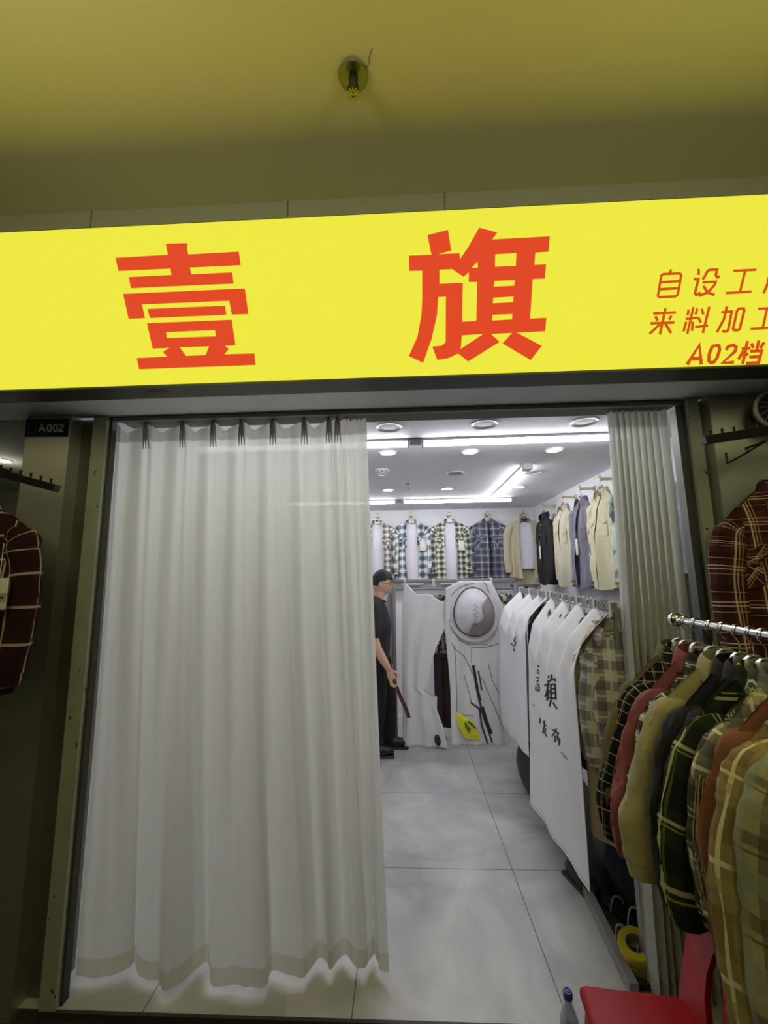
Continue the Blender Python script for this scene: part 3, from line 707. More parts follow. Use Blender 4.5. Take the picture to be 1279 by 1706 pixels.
F['rust'] = mat('rust_cotton', (128, 82, 60), .9, 0, .08, 30, .25, 45)
F['peach'] = mat('peach_voile', (214, 200, 182), .8, 0, .06, 30, .2, 45)
F['camo'] = camo('mint_camouflage', [(70, 92, 88), (120, 146, 132), (176, 196, 176), (204, 216, 200)], 9)
F['camo2'] = camo('dark_camouflage', [(30, 24, 26), (92, 84, 66), (196, 192, 186), (54, 50, 52)], 16)
F['blkgrid'] = plaid('plaid_black_thin_white', (30, 30, 26), [(0, .03, 0, .0022, (196, 196, 176), .8), (1, .03, 0, .0022, (196, 196, 176), .8), (0, .03, .006, .0012, (150, 150, 130), .8)])
F['bwcheck'] = plaid('plaid_black_white', (180, 178, 160), [(0, .04, 0, .02, (24, 24, 24), .85), (1, .04, 0, .02, (24, 24, 24), .85), (1, .04, .028, .003, (235, 232, 210), .9)])
F['tartan'] = plaid('plaid_dark_green', (40, 48, 36), [(0, .13, 0, .05, (24, 28, 26), .7), (1, .13, 0, .05, (24, 28, 26), .7), (0, .13, .07, .009, (196, 190, 130), .8), (0, .13, .085, .006, (90, 104, 44), .8), (1, .13, .07, .008, (196, 190, 150), .7), (1, .13, .085, .004, (150, 150, 60), .8)])
F['gunclub'] = plaid('plaid_grey_green_fine', (84, 86, 64), [(0, .06, 0, .02, (52, 50, 46), .6), (1, .06, 0, .02, (52, 50, 46), .6), (0, .06, .03, .002, (220, 214, 180), .8), (0, .06, .036, .002, (220, 214, 180), .8), (0, .06, .042, .002, (220, 214, 180), .8), (1, .06, .03, .002, (200, 196, 160), .7), (1, .06, .038, .002, (200, 196, 160), .7)])
F['creamplaid'] = plaid('plaid_cream_navy', (186, 178, 132), [(0, .08, 0, .03, (76, 82, 90), .7), (1, .08, 0, .03, (76, 82, 90), .7), (0, .08, .05, .008, (232, 228, 200), .8), (1, .08, .05, .006, (232, 228, 200), .8)])
F['tan'] = plaid('plaid_tan_cream', (150, 134, 96), [(0, .15, 0, .06, (120, 98, 66), .6), (1, .15, 0, .06, (120, 98, 66), .6), (0, .15, .085, .008, (226, 220, 180), .85), (1, .15, .085, .008, (226, 220, 180), .85), (0, .15, .11, .02, (166, 152, 100), .6), (1, .15, .11, .02, (166, 152, 100), .6)])
F['sage'] = plaid('plaid_sage_brown', (158, 154, 120), [(0, .11, 0, .02, (92, 72, 54), .65), (1, .11, 0, .02, (92, 72, 54), .65), (0, .11, .028, .004, (92, 72, 54), .7), (1, .11, .028, .004, (92, 72, 54), .7), (0, .11, .055, .03, (140, 148, 122), .6), (1, .11, .055, .03, (140, 148, 122), .6)])
F['greyw'] = plaid('plaid_grey_white_soft', (214, 212, 210), [(0, .09, 0, .04, (88, 84, 92), .6), (1, .09, 0, .04, (88, 84, 92), .6), (0, .09, .06, .01, (222, 220, 214), .7), (1, .09, .06, .01, (222, 220, 214), .7)])
F['beigeplaid'] = plaid('plaid_beige_grey', (216, 208, 194), [(0, .05, 0, .02, (130, 124, 116), .6), (1, .05, 0, .02, (130, 124, 116), .6), (0, .05, .03, .004, (226, 220, 204), .7)])
F['white'] = mat('white_jersey', (224, 222, 230), .9, 0, 0, 20, .15, 30)
F['taupe'] = mat('taupe_jersey', (168, 160, 130), .9, 0, 0, 20, .15, 30)
F['charcoal'] = mat('charcoal_cotton', (70, 72, 76), .9, 0, .1, 30, .2, 40)

def wall_hook(label, loc, rotz):
    T = thing('wall_hook', label, 'hook', loc, rotz, 'brass wall hooks')
    obj('rosette', lathe([(.026, .0), (.026, .006), (.018, .012), (.001, .012)], 18, 'y') , BRASS, T).rotation_euler = (0, 0, PI)
    obj('prong', bx(-.010, -.13, -.011, .010, -.01, .011, .003), BRASS, T)
    obj('tip', bx(-.012, -.142, -.014, .012, -.128, .02, .003), BRASS, T)
    return T
# shirts on the back wall
GB = 'shirts hung along the back wall'
bw = [(628, 'creamblk', 'cream and black checked shirt, open, nearest the left curtain on the back wall', .42, 'leftmost'),
      (685, 'navyw', 'navy and white checked shirt, open over a white t-shirt, on the back wall', .42, 'second'),
      (748, 'greenblk', 'black and pale green checked shirt, open over a white t-shirt, on the back wall', .40, 'third'),
      (812, 'greyp', 'grey plaid shirt with two flap pockets, nearly buttoned, on the back wall', .10, 'fourth'),
      (872, 'khaki', 'khaki jacket, open over a white t-shirt, in the back right corner', .46, 'last')]
for i, (px_, f, lab, op, ordn) in enumerate(bw):
    yw = YB - .14 if i < 4 else YB - .16
    h = atY(px_, 857, yw); h.z = 2.425
    wall_hook('brass wall hook above the ' + lab.split(',')[0] + ' on the back wall', (h.x, YB, 2.425 - .012), 0)
    hm = MC['white_plastic'] if i < 3 else (GREYM if i == 3 else BLACKP)
    hanger(('white' if i < 3 else 'grey' if i == 3 else 'black') + ' hanger carrying the ' + lab.split(',')[0] + ' on the back wall', (h.x, yw, h.z), 0, hm, label_m=DARKM if i == 0 else GREYM, name='clothes_hanger', group='hangers on the walls')
    shirt('shirt' if i < 4 else 'jacket', lab, 'shirt' if i < 4 else 'jacket', (h.x, yw, h.z - .095), 0, F[f], w=.205, L=.75, slv=.6, t=.04, opening=op, seed=i * 1.3, group=GB, buttons=4 if i == 3 else 0, drop=.07)
    if i != 3: tee('white t-shirt worn inside the ' + lab.split(',')[0] + ' on the back wall', (h.x, yw + .0, h.z - .1), 0, F['white'], w=.15, L=.62 if i == 4 else .8, t=.022, seed=i)
    if i in (1, 2): hang_tag('white price tag on the ' + lab.split(',')[0] + ' of the back wall', (h.x + .13, yw - .075, h.z - .36), size=(.07, .12), cord=.08)
q = atY(872, 920, YB - .1)
tr = thing('trousers', 'folded khaki trousers hanging below the khaki jacket in the back right corner', 'trousers', (q.x + .04, YB - .1, 1.55))
bm = grid(12, 12, lambda u, v: Vector(((u - .5) * (.34 - .04 * v), -.03 - .012 * math.sin(u * PI * 3), .32 - .36 * v))); grid(12, 12, lambda u, v: Vector(((u - .5) * (.34 - .04 * v), .02, .32 - .36 * v)), None, bm); obj('legs', bm, F['khaki'], tr)
obj('waistband', bx(-.17, -.04, .28, .17, .025, .32, .004), F['khaki'], tr)
# garments on the right wall
rw = [(4.66, 'black', 'black shirt with a white tag, farthest along the right wall', 'black shirt', .0),
      (4.10, 'stone', 'stone cotton jacket with open collar, second along the right wall', 'stone jacket', .10),
      (3.69, 'grey', 'grey overshirt with a white tag, in the middle of the right wall', 'grey overshirt', .14),
      (3.31, 'cream', 'cream jacket with chest pockets on the right wall', 'cream jacket', .08),
      (2.93, 'camo', 'mint camouflage shirt half behind the right curtain', 'camouflage shirt', .0)]
for i, (yy, f, lab, sh, op) in enumerate(rw):
    xw = XR - .13; z0 = 2.405
    wall_hook('brass wall hook holding the ' + sh + ' on the right wall', (XR, yy, z0 - .012), -PI / 2)
    hanger(('grey', 'red', 'white', 'tan', 'grey')[i] + ' hanger of the ' + sh + ' on the right wall', (xw, yy, z0), -PI / 2, (GREYM, mat('pink_plastic', (190, 120, 120), .4), WHITEP, mat('tan_plastic', (180, 166, 130), .4), GREYM)[i], label_m=DARKM, group='hangers on the walls')
    shirt('jacket' if 'jacket' in sh else 'shirt', lab, 'jacket' if 'jacket' in sh else 'shirt', (xw, yy, z0 - .105), -PI / 2, F[f], w=.175, L=.78, slv=.64, t=.045, opening=op, seed=i * 2.1 + 5, group='garments hung along the right wall', buttons=4 if i in (0, 3) else 0, slv_in=.02)
    if i in (1, 2): tee(('pale' if i == 1 else 'white') + ' t-shirt worn inside the ' + sh + ' on the right wall', (xw, yy, z0 - .13), -PI / 2, F['white'] if i == 2 else F['cream'], w=.14, L=.7, t=.02, seed=i)
    if i in (0, 2): hang_tag('white price tag on the ' + sh + ' of the right wall', (xw - .075, yy - .02, z0 - .46), size=(.05, .14), cord=.06, rotz=-PI / 2)
# dark jacket in a clear cover seen between the right curtain and the post
q = atX(1135, 760, 1.58)
T = shirt('jacket', 'dark grey jacket in a clear cover, glimpsed between right curtain and door post', 'jacket', (1.56, q.y, 2.15), -PI / 2, F['charcoal'], w=.2, L=.9, slv=.7, t=.05, pockets=True, seed=31, slv_in=.02)
bm = grid(20, 20, lambda u, v: Vector(((u - .5) * .52 * (.35 + .65 * min(1, v * 5)), -.085 - .012 * nz(u * 8, v * 6, 2), .05 - v * .55)))
tag(obj('garment_cover', bm, clear_plastic('plastic_film', (205, 214, 228), .62, .12)), 'clear plastic cover over the shoulders of the dark grey jacket', 'cover').matrix_world = Matrix.Translation((1.56, q.y, 2.15)) @ Matrix.Rotation(-PI / 2, 4, 'Z')
wall_hook('brass wall hook of the covered dark jacket behind the right curtain', (XR, q.y, 2.238), -PI / 2)
hanger('grey hanger of the covered dark jacket behind the right curtain', (1.56, q.y, 2.25), -PI / 2, GREYM, group='hangers on the walls')

# ------------------------------------------------------------------ inner rack along the right side
IR0, IR1 = Vector((.957, 1.97, 1.5)), Vector((1.115, 4.12, 1.5))
def irx(y): return lerp(IR0.x, IR1.x, (y - IR0.y) / (IR1.y - IR0.y))
rk = thing('clothes_rack', 'grey steel clothes rack along the right side of the shop', 'rack', (1.03, 3.0, 0))
def rkp(name, bm, m, sm=False): o = obj(name, bm, m, rk, sm); o.matrix_parent_inverse = Matrix.Translation((-1.03, -3.0, 0)); return o
d_ = (IR1 - IR0).normalized()
def bar(a, b, wx, wz):
    a, b = Vector(a), Vector(b); d = (b - a).normalized(); s = Vector((d.y, -d.x, 0)).normalized() if abs(d.z) < .9 else Vector((1, 0, 0)); u = s.cross(d)
    bm = bmesh.new(); V = []
    for p in (a, b): V.append([bm.verts.new(p + s * i * wx + u * j * wz) for i, j in ((-.5, -.5), (.5, -.5), (.5, .5), (-.5, .5))])
    for k in range(4): bm.faces.new((V[0][k], V[0][(k + 1) % 4], V[1][(k + 1) % 4], V[1][k]))
    bm.faces.new(V[0][::-1]); bm.faces.new(V[1]); return bm
rkp('rail', bar(IR0 - Vector((0, 0, .0)), IR1, .022, .045), GREYM)
for p in (IR0.lerp(IR1, .02), IR0.lerp(IR1, .98)): rkp('post', bar((p.x + .02, p.y, 0), (p.x + .02, p.y, 1.5), .035, .035), GREYM)
b0, b1 = atZ(1057, 1652, .03), atZ(970, 1470, .03)
dd = (b1 - b0).normalized()
b1 = b0 + dd * 2.2
rkp('base_rail', bar(b0, b1, .035, .055), mat('steel_base', (150, 150, 148), .4, .5))
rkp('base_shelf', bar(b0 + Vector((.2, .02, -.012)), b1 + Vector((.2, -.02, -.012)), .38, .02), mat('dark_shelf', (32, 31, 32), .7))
# garments on the inner rack (their shoulders show beside and above the white sheet)
GI = 'garments on the inner rack'
inn = [(2.045, 'beigeplaid', 'beige-grey plaid shirt, nearest end of the inner rack, beside the white sheet', .62, .16),
       (2.01, 'greyw', 'soft grey and white plaid shirt beside the edge of the white sheet', .58, .165),
       (2.08, 'peach', 'pale peach shirt just behind the grey plaid shirts on the inner rack', .95, .17)]
for i in range(9):
    inn.append((2.24 + .12 * i, ('charcoal', 'gunclub', 'black', 'tartan', 'stone', 'greyp', 'olive', 'blkgrid', 'grey')[i],
                ('charcoal', 'grey-green plaid', 'black', 'dark green plaid', 'stone', 'grey plaid', 'olive', 'thin-checked black', 'plain grey')[i] + ' shirt mostly hidden behind the white sheet on the right rack', .75, .15))
for i, (yy, f, lab, L_, hw) in enumerate(inn):
    ra = R(-22 if i < 3 else -58)
    hanger('silver hanger carrying the ' + lab.split(' shirt')[0] + ' shirt on the inner rack', (irx(yy), yy, 1.505), ra, SILVERP, wide=hw - .02, hook_r=.026, group='hangers on the racks')
    shirt('shirt', lab, 'shirt', (irx(yy), yy, 1.405), ra, F[f], w=hw - (.04 if i < 3 else .01), L=L_, slv=.5, t=.02, pockets=False, seed=i + 40, group=GI, drop=.10, slv_in=.035, slr=.75)

# white sheets over the inner rack
WSHEET = mat('white_sheet', (226, 227, 230), .85, 0, 0, 20, .06, 14)
def rack_sheet(name, label, ya, yb, hooks_y, hemz, seed, skew=0):
    def pos(u, v):
        y = lerp(ya + skew * min(1, v / .2), yb, u)
        hk = min(abs(lerp(ya, yb, u) - h) for h in hooks_y); gap = .12
        kk = min(1, hk / gap)
        z0 = 1.492 - .09 * kk ** 1.4; hz = interp(hemz, u)
        prof_x = interp([(0, -.004), (.05, -.05), (.13, -.115), (.24, -.15), (.5, -.16), (1, -.175)], v) * (1 + .18 * (y - 2.05))
        z = lerp(z0, hz, v)
        rid = max(0, 1 - v / .35) * min(1, v * 8)
        x = irx(y) + prof_x - .006 - .016 * (1 - kk) * rid - .006 * math.sin(y * 17 + seed + v * 1.6) * v - .022 * nz(y * 2.6, v * 1.6, seed) * min(1, v * 3)
        return Vector((x, y, z))
    T = thing(name, label, 'sheet', (irx((ya + yb) / 2), (ya + yb) / 2, 0))
    o = obj('sheet', grid(90, 60, pos), WSHEET, T); inv = Matrix.Translation(-T.location); o.matrix_parent_inverse = inv
    o['label'] = 'white cloth of the sheet'
    solid(o, .002)
    o2 = obj('hem', tb([pos(1, k / 30) for k in range(31)] if False else [pos(k / 60, 1) for k in range(61)], .0035, 6), WSHEET, T); o2.matrix_parent_inverse = inv
    for h in hooks_y:
        q = pos((h - ya) / (yb - ya), 0)
        o3 = obj('clip', tb([(q.x - .004, h, q.z - .03), (q.x - .006, h, 1.50), (q.x - .006, h, 1.526), (q.x + .03, h, 1.526), (q.x + .03, h, 1.50)], .006, 6), WHITEP, T); o3.matrix_parent_inverse = inv
    return T, o, pos
T1, S1, pos1 = rack_sheet('white_sheet', 'large white sheet with black printed characters over the right rack, near end', 1.975, 3.02, [1.975, 2.17, 2.42, 2.68, 2.95], [(0, .28), (1, .17)], .5, .10)
T2, S2, pos2 = rack_sheet('white_sheet', 'white sheet hung over the far end of the right rack', 3.04, 4.08, [3.06, 3.3, 3.6, 3.98], [(0, .44), (.5, .38), (1, .33)], 2.2)
def bvh_of(o):
    me = o.data; return BVHTree.FromPolygons([v.co.copy() for v in me.vertices], [p.vertices[:] for p in me.polygons])
def draw_on(o, parent, name, strokes, wd, m, inv, label=None, off=.0035):
    bv = bvh_of(o)
    if len(strokes) > 1 and name.startswith('brush'):
        for st in strokes: draw_on(o, parent, name, [st], wd, m, inv, label, off)
        return
    bm = bmesh.new()
    def hit(x, y):
        d = ray(x, y).normalized(); h = bv.ray_cast(EYE, d)
        if h[0] is None: return None
        nn = h[1] if h[1].dot(d) < 0 else -h[1]
        return h[0] + nn * off
    for st in strokes:
        w_ = wd
        if isinstance(st[0], (int, float)): w_, st = st[0], st[1]
        pts = [Vector((x, y, 0)) for x, y in st]
        dense = []
        for a, b in zip(pts, pts[1:]):
            n = max(1, int((b - a).length / 2.5))
            dense += [a.lerp(b, k / n) for k in range(n)]
        dense.append(pts[-1]); prev = None; Ls = []
        for i, p in enumerate(dense):
            d = (dense[min(i + 1, len(dense) - 1)] - dense[max(i - 1, 0)]).normalized(); n = Vector((-d.y, d.x, 0)) * w_ / 2
            if w_ < 1.9 and (i == 0 or i == len(dense) - 1): n = n * .4
            a, b = hit(p.x + n.x, p.y + n.y), hit(p.x - n.x, p.y - n.y)
            if a is None or b is None: prev = None; continue
            va, vb = bm.verts.new(a), bm.verts.new(b)
            if prev: bm.faces.new((prev[0], va, vb, prev[1]))
            prev = (va, vb)
    o2 = obj(name, bm, m, parent); o2.matrix_parent_inverse = inv
    if label: o2['label'] = label
    return o2
i1 = Matrix.Translation(-T1.location); i2 = Matrix.Translation(-T2.location)
def cc(l, ox=870, oy=1080, sc=8.53): return [(ox + x / sc, oy + y / sc) for x, y in l]
draw_on(S1, T1, 'printed_character', [(2.6, cc(l)) for l in (
    [(375, 390), (385, 430)], [(318, 535), (372, 505)], [(360, 470), (385, 462), (345, 650), (325, 690)], [(368, 590), (385, 600), (352, 745)], [(415, 370), (425, 420), (400, 470)], [(410, 450), (470, 430), (470, 470)], [(400, 520), (470, 505)], [(412, 520), (410, 720)], [(470, 505), (480, 720)], [(415, 580), (475, 570)], [(415, 640), (475, 632)], [(355, 705), (495, 715)], [(415, 730), (390, 825)], [(440, 770), (500, 860)])], 2.6, INK, i1, 'printed flag character')
draw_on(S1, T1, 'printed_character', [(2.2, cc(l)) for l in ([(235, 240), (228, 265)], [(215, 310), (245, 325)], [(212, 345), (245, 360)], [(208, 408), (242, 430)], [(208, 460), (240, 472)], [(208, 500), (240, 530)], [(200, 540), (196, 590)], [(192, 590), (244, 606)], [(240, 540), (242, 606)])], 2.2, INK, i1, 'printed character cut by a fold')
draw_on(S1, T1, 'printed_character', [(1.8, cc(l)) for l in ([(262, 980), (252, 1075)], [(300, 1020), (305, 1075)], [(325, 1020), (318, 1110), (292, 1200)], [(295, 1110), (355, 1090)], [(318, 1130), (345, 1150), (300, 1215)], [(318, 1170), (350, 1262)])], 1.8, INK, i1, 'small printed character')
draw_on(S1, T1, 'printed_character', [(1.9, cc(l)) for l in ([(425, 1150), (535, 1215)], [(492, 1135), (470, 1190), (425, 1250)], [(470, 1240), (472, 1335)], [(470, 1250), (538, 1290), (522, 1382)], [(505, 1210), (508, 1320)])], 1.9, INK, i1, 'small printed character beside it')
draw_on(S1, T1, 'printed_dash', [(1.3, cc([(555, 1470), (600, 1525), (648, 1582)])), (1.2, cc([(150, 790), (182, 832)]))], 1.3, INK, i1)
def c2(l, ox=600, oy=940, sc=4.263): return [(ox + x / sc, oy + y / sc) for x, y in l]
draw_on(S2, T2, 'printed_character', [(2.2, c2(l)) for l in ([(1105, 515), (1095, 545), (1110, 560)], [(1072, 565), (1098, 580), (1105, 560)], [(1090, 600), (1098, 618)])], 2.2, INK, i2)

# ------------------------------------------------------------------ back rack with two white cloths
YK = 4.42
br = thing('clothes_rack', 'freestanding grey rack across the back of the shop', 'rack', (.53, YK, 0))
bl, brr = atY(655, 968, YK), atY(858, 968, YK)
zk = 1.585
for a, b in (((bl.x, zk), (brr.x, zk)),):
    o = obj('top_rail', bx(bl.x - .53, -.02, zk - .02, brr.x - .53, .02, zk + .02, .003), GREYM, br)
for xx in (bl.x, brr.x): obj('post', bx(xx - .53 - .02, -.02, 0, xx - .53 + .02, .02, zk - .02, .003), GREYM, br)
obj('hanging_rail', tb([(bl.x - .53, .04, 1.50), (brr.x - .53, .04, 1.50)], .012, 8), GREYM, br)
for k, (px_, f, lab) in enumerate(((822, 'grey', 'plain grey'), (828, 'greyw', 'soft grey plaid'), (834, 'charcoal', 'charcoal'), (841, 'stone', 'stone'), (848, 'greyp', 'grey plaid'))):
    q = atY(px_, 990, YK + .35)
    hanger('silver hanger on the back rail carrying the ' + lab + ' shirt beside the rack post', (q.x, YK + .35, 1.50), R(60), SILVERP, wide=.12, group='hangers on the racks')
    shirt('shirt', lab + ' shirt hanging end-on on the back rail beside the rack post', 'shirt', (q.x, YK + .35, 1.40), R(60), F[f], w=.16, L=.7, t=.015, pockets=False, seed=60 + k, group='shirts on the back rail', slv_in=.03)
q0, q1 = atY(810, 985, YK + .35), atY(860, 985, YK + .35)
t = thing('wall_rail', 'short dark rail with hangers behind the back rack', 'rail', (q0.x, YK + .35, 1.49)); obj('rail', tb([(-.1, 0, 0), (q1.x - q0.x + .12, 0, 0)], .012, 8), DARKM, t)
for xx in (-.1, q1.x - q0.x + .12): obj('bracket', bx(xx - .01, 0, -.015, xx + .01, YB - YK - .35, .015), DARKM, t)
def drape(name, label, left, right, Yf, seed, amp=.03, n=50, m=WSHEET, nv=60, top=None):
    """cloth between two pixel contours (y, x), hung on depth Yf(u, v)"""
    y0, y1 = left[0][0], left[-1][0]
    def pos(u, v):
        xl, xr = interp(left, lerp(left[0][0], left[-1][0], v)), interp(right, lerp(right[0][0], right[-1][0], v))
        yl, yr = lerp(left[0][0], left[-1][0], v), lerp(right[0][0], right[-1][0], v)
        yp = lerp(yl, yr, u) + (interp(top, u) if top else 0) * max(0, 1 - v * 4)
        q = atY(lerp(xl, xr, u), yp, Yf(u, v))
        q.y += amp * (math.sin(u * 15 + seed + 1.5 * v) * (.3 + .7 * v) + .6 * nz(u * 5, v * 3, seed)); return q
    c = pos(.5, 1); T = thing(name, label, 'sheet', (c.x, c.y, 0))
    o = obj('sheet', grid(n, nv, pos), m, T); o.matrix_parent_inverse = Matrix.Translation(-T.location); solid(o, .002)
    return T, o, Matrix.Translation(-T.location)
TA, SA, iA = drape('white_sheet', 'tall plain white sheet on the left half of the back rack, beside the man', [(968, 673), (1000, 670), (1100, 670), (1243, 671)], [(985, 756), (1030, 750), (1052, 738), (1080, 726), (1110, 717), (1152, 713), (1160, 728), (1180, 727), (1210, 738), (1247, 746)], lambda u, v: YK - .05 - .10 * v, 1.0, .018, top=[(0, 0), (.25, 18), (.5, 12), (.75, 22), (1, 8)])
TB, SB, iB = drape('white_sheet', 'white sheet with drawn grey fold lines on the right half of the back rack', [(968, 742), (1050, 741), (1100, 746), (1150, 750), (1200, 751), (1242, 752)], [(968, 818), (1010, 838), (1050, 840), (1100, 838), (1180, 836), (1242, 842)], lambda u, v: YK - .06 - .12 * v, 2.4, .02, top=[(0, 12), (.3, 0), (1, 0)])
GL = mat('grey_fold_line', (96, 94, 104), .85); GL2 = mat('dark_print', (58, 54, 62), .85)
def c3(l, ox=700, oy=950, sc=5.5): return [(ox + x / sc, oy + y / sc) for x, y in l]
draw_on(SB, TB, 'brush_fold_line', [(1.1, c3(l)) for l in ([(270, 455), (300, 560), (360, 640), (450, 685), (620, 680)], [(460, 705), (600, 705), (740, 668)], [(285, 660), (330, 730), (400, 790), (460, 900), (480, 960)], [(310, 700), (325, 850), (330, 1100), (335, 1325)], [(470, 710), (470, 850)], [(560, 980), (640, 1160), (700, 1300), (745, 1420)], [(620, 850), (660, 1010), (760, 1200)], [(400, 960), (440, 1100), (470, 1210)], [(335, 1328), (500, 1335)], [(280, 235), (350, 165), (430, 130), (500, 120)], [(560, 90), (600, 130), (640, 230)])], 1.1, GL, iB)  # grey lines painted on the cloth stand in for its shaded folds
draw_on(SB, TB, 'brush_stroke', [(5, c3([(485, 870), (500, 960), (520, 1080), (545, 1200)])), (2.5, c3([(530, 920), (545, 1000), (560, 1100)])), (3, c3([(460, 1210), (540, 1270), (560, 1420), (620, 1600)])), (7, c3([(560, 1250), (600, 1380), (650, 1500)])), (3, c3([(540, 1200), (600, 1400), (660, 1580)]))], 3, GL2, iB)
for px_, py_, TT, ii, nm in ((674, 968, TA, iA, 0), (722, 975, TA, iA, 1), (818, 968, TB, iB, 2)):
    q = atY(px_, py_, YK - .05); o = obj('clip', bx(q.x - .012, YK - .06, q.z - .02, q.x + .012, YK - .025, 1.612, .003), WHITEP, TT); o.matrix_parent_inverse = ii
# narrower white cloth behind the man
drape('white_sheet', 'narrow white sheet hanging behind the man at the left of back rack', [(984, 648), (1010, 640), (1100, 640)], [(984, 651), (1010, 657), (1100, 654)], lambda u, v: YK + .04, 5.0, .01, 12)
# camouflage jacket and brown trousers glimpsed between the two sheets
q = atY(736, 1050, YK + .06)
shirt('jacket', 'dark camouflage jacket glimpsed in the gap between the two white sheets', 'jacket', (q.x, YK + .14, 1.40), R(8), F['camo2'], w=.14, L=.62, slv=.5, t=.035, pockets=False, seed=71, slv_in=.03)
tr = thing('trousers', 'dark brown trousers below the camouflage jacket between the white sheets', 'trousers', (q.x + .0, YK + .1, .1))
for sg in (-1, 1): obj('leg', grid(14, 14, lambda u, v: Vector((sg * .045 + .05 * math.cos(2 * PI * u), .045 * math.sin(2 * PI * u), lerp(.72, .02, v)))), mat('brown_cloth', (58, 38, 36), .85, 0, .1), tr)
obj('waistband', bx(-.1, -.05, .7, .1, .05, .74, .004), MC['brown_cloth'], tr)
q = atY(732, 1222, YK - .14)
bag = thing('bag', 'small dark green bag on the floor in the gap between the white sheets', 'bag', (q.x, YK - .1, 0))
bm = bmesh.new(); bmesh.ops.create_uvsphere(bm, u_segments=16, v_segments=10, radius=1)
for v in bm.verts: v.co = Vector((v.co.x * .07, v.co.y * .05, .075 + v.co.z * .075 * (1 + .2 * nz(*(v.co * 2)))))
obj('pouch', bm, mat('green_black_cloth', (40, 48, 42), .8), bag); obj('handle', tb(smooth_pts([(-.03, 0, .14), (-.02, 0, .2), (.02, 0, .2), (.03, 0, .14)]), .006, 6), MC['green_black_cloth'], bag)
# hat hanging on the front of the right cloth
hc = atY(789, 1019, YK - .16)
hat = thing('sun_hat', 'round white hat with dark piping hung on the back white sheet', 'hat', hc)
def egg(a, s=1): return Vector((math.cos(a) * .195 * s * (1 - .10 * math.sin(a)), 0, math.sin(a) * .235 * s))
bm = bmesh.new(); rings = []
for s, yy in ((1.0, 0.02), (.98, -.005), (.86, -.02), (.7, -.055), (.5, -.085), (.28, -.1), (.02, -.105)):
    rings.append([bm.verts.new(egg(2 * PI * k / 36, s) + Vector((0, yy + .006 * nz(k * .5, s * 5, 1), 0))) for k in range(36)])
for A, B_ in zip(rings, rings[1:]):
    for k in range(36): bm.faces.new((A[k], A[(k + 1) % 36], B_[(k + 1) % 36], B_[k]))
hb = obj('crown', bm, mat('hat_cotton', (222, 220, 228), .9), hat)
obj('piping', tb([egg(2 * PI * k / 40, 1.01) + Vector((0, .0, 0)) for k in range(40)], .007, 6, True), mat('dark_piping', (84, 78, 84), .8), hat)
bm = bmesh.new(); rows = []
for s in (1.03, 1.12, 1.25):
    rows.append([bm.verts.new(egg(R(200) + R(200) * k / 30, s) + Vector((0, .03 - .02 * math.sin(PI * k / 30), 0))) for k in range(31)])
for A, B_ in zip(rows, rows[1:]):
    for k in range(30): bm.faces.new((A[k], A[k + 1], B_[k + 1], B_[k]))
obj('brim', bm, MC['hat_cotton'], hat)
bm = bmesh.new(); rows = []
for s, e in ((.97, 0), (.8, .01), (.6, .02), (.42, .02)):
    rows.append([bm.verts.new(egg(R(-110) + R(150) * k / 20, s) + Vector((-.0, -.035 - (1 - s) * .16, 0))) for k in range(21)])
for A, B_ in zip(rows, rows[1:]):
    for k in range(20): bm.faces.new((A[k], A[k + 1], B_[k + 1], B_[k]))
obj('lining', bm, mat('taupe_lining', (150, 138, 138), .85, 0, .15, 9), hat)
obj('lacing', tb([Vector((.0 + .02 * ((k % 2) * 2 - 1), -.125, .08 - .025 * k)) for k in range(9)], .003, 5), MC['dark_print'], hat)
# yellow pouch
q = atY(778, 1208, YK - .205)
yp = thing('yellow_bag', 'small bright yellow pouch with a green leaf mark at the foot of back sheet', 'bag', (q.x, q.y, q.z - .12))
outl = [(-.10, .12), (-.02, .11), (.06, .07), (.10, .0), (.115, -.10), (.02, -.105), (-.06, -.06), (-.09, .02)]
bm = grid(14, 14, lambda u, v: Vector((lerp(interp([(0, -.1), (.5, -.085), (1, -.03)], v), interp([(0, -.06), (.3, .05), (.6, .095), (1, .115)], v), u), -.02 * math.sin(PI * u) * math.sin(PI * v), .24 - .235 * v - .02 * u)))
grid(14, 14, lambda u, v: Vector((lerp(interp([(0, -.1), (.5, -.085), (1, -.03)], v), interp([(0, -.06), (.3, .05), (.6, .095), (1, .115)], v), u), .02 * math.sin(PI * u) * math.sin(PI * v), .24 - .235 * v - .02 * u)), None, bm)
obj('pouch', bm, mat('bright_yellow', (238, 236, 50), .6), yp)
obj('leaf_mark', plate([[(-.03, .15), (-.015, .155), (.005, .12), (.03, .10), (.02, .06), (.0, .07), (-.02, .1)]], .002, lambda x, z: Vector((x, -.023, z)), (0, -1, 0)), mat('leaf_green', (90, 120, 40), .7), yp)
obj('leaf_stroke', plate([[(.01, .17), (.05, .14), (.085, .10), (.08, .09), (.04, .12), (.0, .15)]], .002, lambda x, z: Vector((x, -.021, z)), (0, -1, 0)), MC['leaf_green'], yp)
